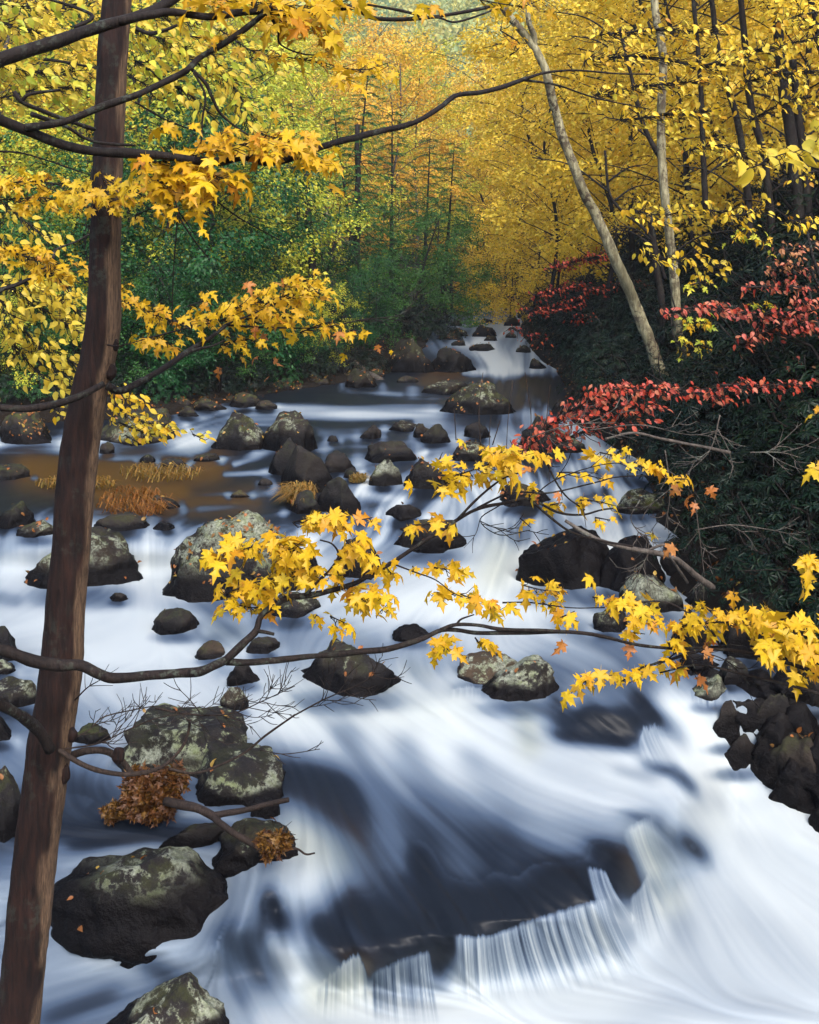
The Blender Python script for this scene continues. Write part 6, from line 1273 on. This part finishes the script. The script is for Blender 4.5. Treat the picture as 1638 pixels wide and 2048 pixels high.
b = Bough('broken_branch', 'broken dark branch lying on the ledge with a forked tip', 'branch', (330, 1600, 5.0), 91, bark=K_TWIG)
b.limb([(330, 1602, 5.0), (380, 1610, 4.95), (425, 1626, 4.9), (442, 1645, 4.85), (472, 1668, 4.8), (512, 1692, 4.78), (548, 1706, 4.75)], 9, 6); b.limb([(428, 1628, 4.9), (490, 1618, 4.88), (540, 1606, 4.86), (578, 1598, 4.85)], 7, 5); b.limb([(548, 1700, 4.75), (590, 1696, 4.75), (612, 1708, 4.75), (630, 1706, 4.75)], 3, 1.4)
b.bare([(540, 1690, 4.75), (555, 1665, 4.75), (575, 1660, 4.75)], 1.2, .7, 4, 40, 1); b.done()
b = Bough('dead_branch', 'pale lichen covered bare branches reaching out of the right bank', 'branch', (1420, 895, 6.6), 92, bark=K_GREY)
b.limb([(1210, 878, 6.6), (1268, 866, 6.6), (1330, 880, 6.7), (1420, 896, 6.8), (1460, 905, 6.9)], 2.5, 3.5); b.limb([(1130, 1042, 6.2), (1190, 1075, 6.2), (1262, 1095, 6.3), (1340, 1112, 6.3), (1390, 1150, 6.4), (1425, 1178, 6.5)], 3.5, 7); b.limb([(1295, 1100, 6.3), (1330, 1090, 6.3), (1345, 1120, 6.3), (1375, 1165, 6.4)], 2.5, 3)
for pts in [[(1280, 1000), (1262, 1040), (1300, 1090)], [(1180, 860), (1280, 850), (1380, 870), (1440, 860)], [(1300, 1100), (1280, 1140), (1262, 1170)], [(1390, 1000), (1400, 1080), (1410, 1160)], [(1060, 875), (1140, 850), (1230, 845)], [(1330, 900), (1340, 980), (1330, 1060)], [(1440, 830), (1420, 900), (1370, 950)], [(1500, 905), (1560, 905), (1600, 915)], [(1390, 1060), (1460, 1050), (1530, 1058), (1590, 1070)]]:
    b.bare([(x, y, 6.6) for x, y in pts], 1.4, .8, 6, 80, 2)
b.done()
b = Bough('weed_stems', 'thin upright leafless stems before the pointed boulder', 'plant', (1000, 930, 4.6), 93, bark=K_TWIG)
for pts in [[(962, 900), (958, 820), (966, 745)], [(1012, 920), (1016, 840), (1026, 760)], [(912, 880), (910, 845), (908, 820)], [(1060, 900), (1062, 830), (1055, 780), (1050, 745)], [(1088, 890), (1095, 820), (1100, 770)], [(978, 900), (980, 850), (982, 830)], [(985, 890), (996, 855), (1000, 840)], [(1015, 905), (1030, 905), (1020, 880)]]: b.twig([(x, y, 4.6) for x, y in pts], 1.2, .8)
b.done()

# ------------------------------------------------------------------ leaf drifts, fallen leaves, grass
L_SODDEN = mat_leaf('sodden_leaf', [(.05, .018, .006), (.12, .045, .010), (.03, .012, .005), (.20, .10, .015), (.08, .028, .008)], .1)
def leaf_pile(px, py, Y, rx, ry, n, label, seed, size=(.022, .042)):
    r = np.random.default_rng(seed); c = np.array(P(px, py, Y))
    u = unit(r.standard_normal((n, 3))) * (r.random((n, 1)) ** .33) * [rx / F * Y, .7 * rx / F * Y, ry / F * Y]
    u *= (1 + .35 * vnoise(unit(u), 2.2, seed))[:, None]
    m = leaves_mesh('leaf_pile', MAPLE[1], u, frames(r.standard_normal((n, 3)), r.standard_normal((n, 3)) + [0, -.3, .5]), r.uniform(*size, n), r.random(n), L_SODDEN)
    o = obj('leaf_pile', m, None, c); tag(o, label, 'leaf pile', None, 'stuff'); return o
leaf_pile(302, 1588, 5.1, 58, 48, 1500, 'clump of sodden brown leaves caught on the broken branch', 1); leaf_pile(352, 1560, 5.1, 22, 28, 320, 'small knob of brown leaves on top of the larger clump', 2); leaf_pile(228, 1625, 5.1, 26, 16, 260, 'low tail of brown leaves left of the larger clump', 3, (.018, .036)); leaf_pile(545, 1688, 4.72, 34, 22, 420, 'clump of brown leaves on the tip of the broken branch', 4, (.018, .036))

def fallen():
    r = np.random.default_rng(8); C, N, Sz = [], [], []
    for o, W, T, V in ROCKS:
        A, B_, Cc = W[T[:, 0]], W[T[:, 1]], W[T[:, 2]]; nr = np.cross(B_ - A, Cc - A); ar = np.linalg.norm(nr, axis=1); nr = nr / (ar[:, None] + 1e-12)
        ok = (nr[:, 2] > .35) & (A[:, 2] > o.location.z + .03); pr = ar * ok * np.exp(2.0 * vnoise(A, 3.0, 4))
        if pr.sum() <= 0 or o.color[1] < .15: continue
        dens = {True: 60}.get('strewn' in o['label'] or 'leafy' in o['label'] or 'leaf ' in o['label'], 13)
        k = int(min(260, ar[ok].sum() * .5 * dens * (1 + o.location.y * .18)))
        i = r.choice(len(T), k, p=pr / pr.sum()); uv = r.random((k, 2)); f = uv.sum(1) > 1; uv[f] = 1 - uv[f]
        C.append(A[i] + (B_[i] - A[i]) * uv[:, [0]] + (Cc[i] - A[i]) * uv[:, [1]] + nr[i] * .006); N.append(nr[i]); Sz.append(r.uniform(.022, .045, k) * (1 + .02 * o.location.y))
    # banks
    n = 9000; Y = 6 + 40 * r.random(n) ** 1.6; right = r.random(n) < .45
    X = np.where(right, np.interp(Y, _xr[:, 0], _xr[:, 1]) + r.uniform(-.05, 3.5, n), np.interp(Y, _xl[:, 0], _xl[:, 1]) - r.uniform(-.05, 5, n)); z = ground(X, Y) + .015
    C.append(np.stack([X, Y, z], -1)); N.append(np.tile([0, 0, 1.0], (n, 1)) + r.normal(0, .25, (n, 3))); Sz.append(r.uniform(.035, .065, n))
    C, N, Sz = np.concatenate(C), np.concatenate(N), np.concatenate(Sz); n = len(C)
    m = mat_leaf('fallen_leaf', [(.22, .11, .015), (.40, .24, .02), (.14, .05, .015), (.24, .07, .015), (.12, .06, .02), (.38, .26, .04)], .1)
    o = obj('fallen_leaves', leaves_mesh('fallen_leaves', OVAL[1], C, frames(r.standard_normal((n, 3)), N + r.normal(0, .2, (n, 3))), Sz, r.random(n), m))
    tag(o, 'fallen yellow and rust leaves scattered over boulders and banks', 'leaves', kind='stuff')
fallen()

G_STRAW = mat_leaf('straw_grass', [(.26, .15, .03), (.20, .15, .04), (.32, .15, .025), (.17, .14, .035)], .3)
G_RUST = mat_leaf('rusty_grass', [(.26, .095, .015), (.20, .075, .02), (.34, .15, .025), (.15, .06, .015)], .3)
G_GREEN = mat_leaf('olive_grass', [(.12, .14, .03), (.20, .18, .04), (.08, .12, .03)], .3)
def grass(x0, x1, y0, y1, n, h, mat, label, seed, lean=(.5, -.35)):
    """tuft standing on a footprint of photo pixels at the water surface; blades are bent strips"""
    r = np.random.default_rng(seed); px, py = r.uniform(x0, x1, n), r.uniform(y0, y1, n)
    keep = ((px - (x0 + x1) / 2) / (x1 - x0) * 2) ** 2 + ((py - (y0 + y1) / 2) / (y1 - y0) * 2) ** 2 < 1; px, py = px[keep], py[keep]; n = len(px)
    B0 = wpoint(px, py); B0[:, 2] += .01; L = h * r.uniform(.6, 1.3, n); a = r.uniform(0, 6.28, n); d = np.stack([np.cos(a) * .5 + lean[0], np.sin(a) * .5 + lean[1], np.zeros(n)], -1); w = np.stack([-np.sin(a), np.cos(a), np.zeros(n)], -1) * .004 * (1 + h * 2)
    M1 = B0 + d * (L * .30)[:, None] + np.array([0, 0, 1.0]) * (L * .45)[:, None]; M2 = B0 + d * (L * 1.1)[:, None] + np.array([0, 0, 1.0]) * (L * .30 * r.uniform(.3, 1.5, n))[:, None]
    V = np.stack([B0 - w, B0 + w, M1 - w, M1 + w, M2], 1).reshape(-1, 3); k = np.arange(n)[:, None] * 5
    T = np.concatenate([k + [0, 1, 3], k + [0, 3, 2], k + [2, 3, 4]])
    o = obj('grass', mesh_np('grass', V, T, None, mat, False, {'rnd': np.repeat(r.random(n), 5)})); tag(o, label, 'grass', None, 'stuff')
grass(235, 400, 938, 968, 260, .17, G_STRAW, 'straw coloured sedge tuft in the brown shallow right of the trunk', 1); grass(70, 230, 962, 984, 380, .14, G_STRAW, 'straw sedge left of the trunk in the brown shallow', 2); grass(190, 335, 985, 1040, 340, .16, G_RUST, 'rust orange sedge on the gravel bar right of the trunk', 3, (.5, -.4)); grass(250, 330, 1010, 1036, 120, .17, G_RUST, 'drooping rust sedge at the lower edge of the gravel bar', 4, (.5, -.5))
grass(574, 630, 990, 1016, 700, .26, G_STRAW, 'straw grass tuft at the foot of the black block', 5, (-.2, -.3)); grass(696, 730, 960, 968, 260, .14, G_STRAW, 'small straw tuft right of the purple black boulder', 6)
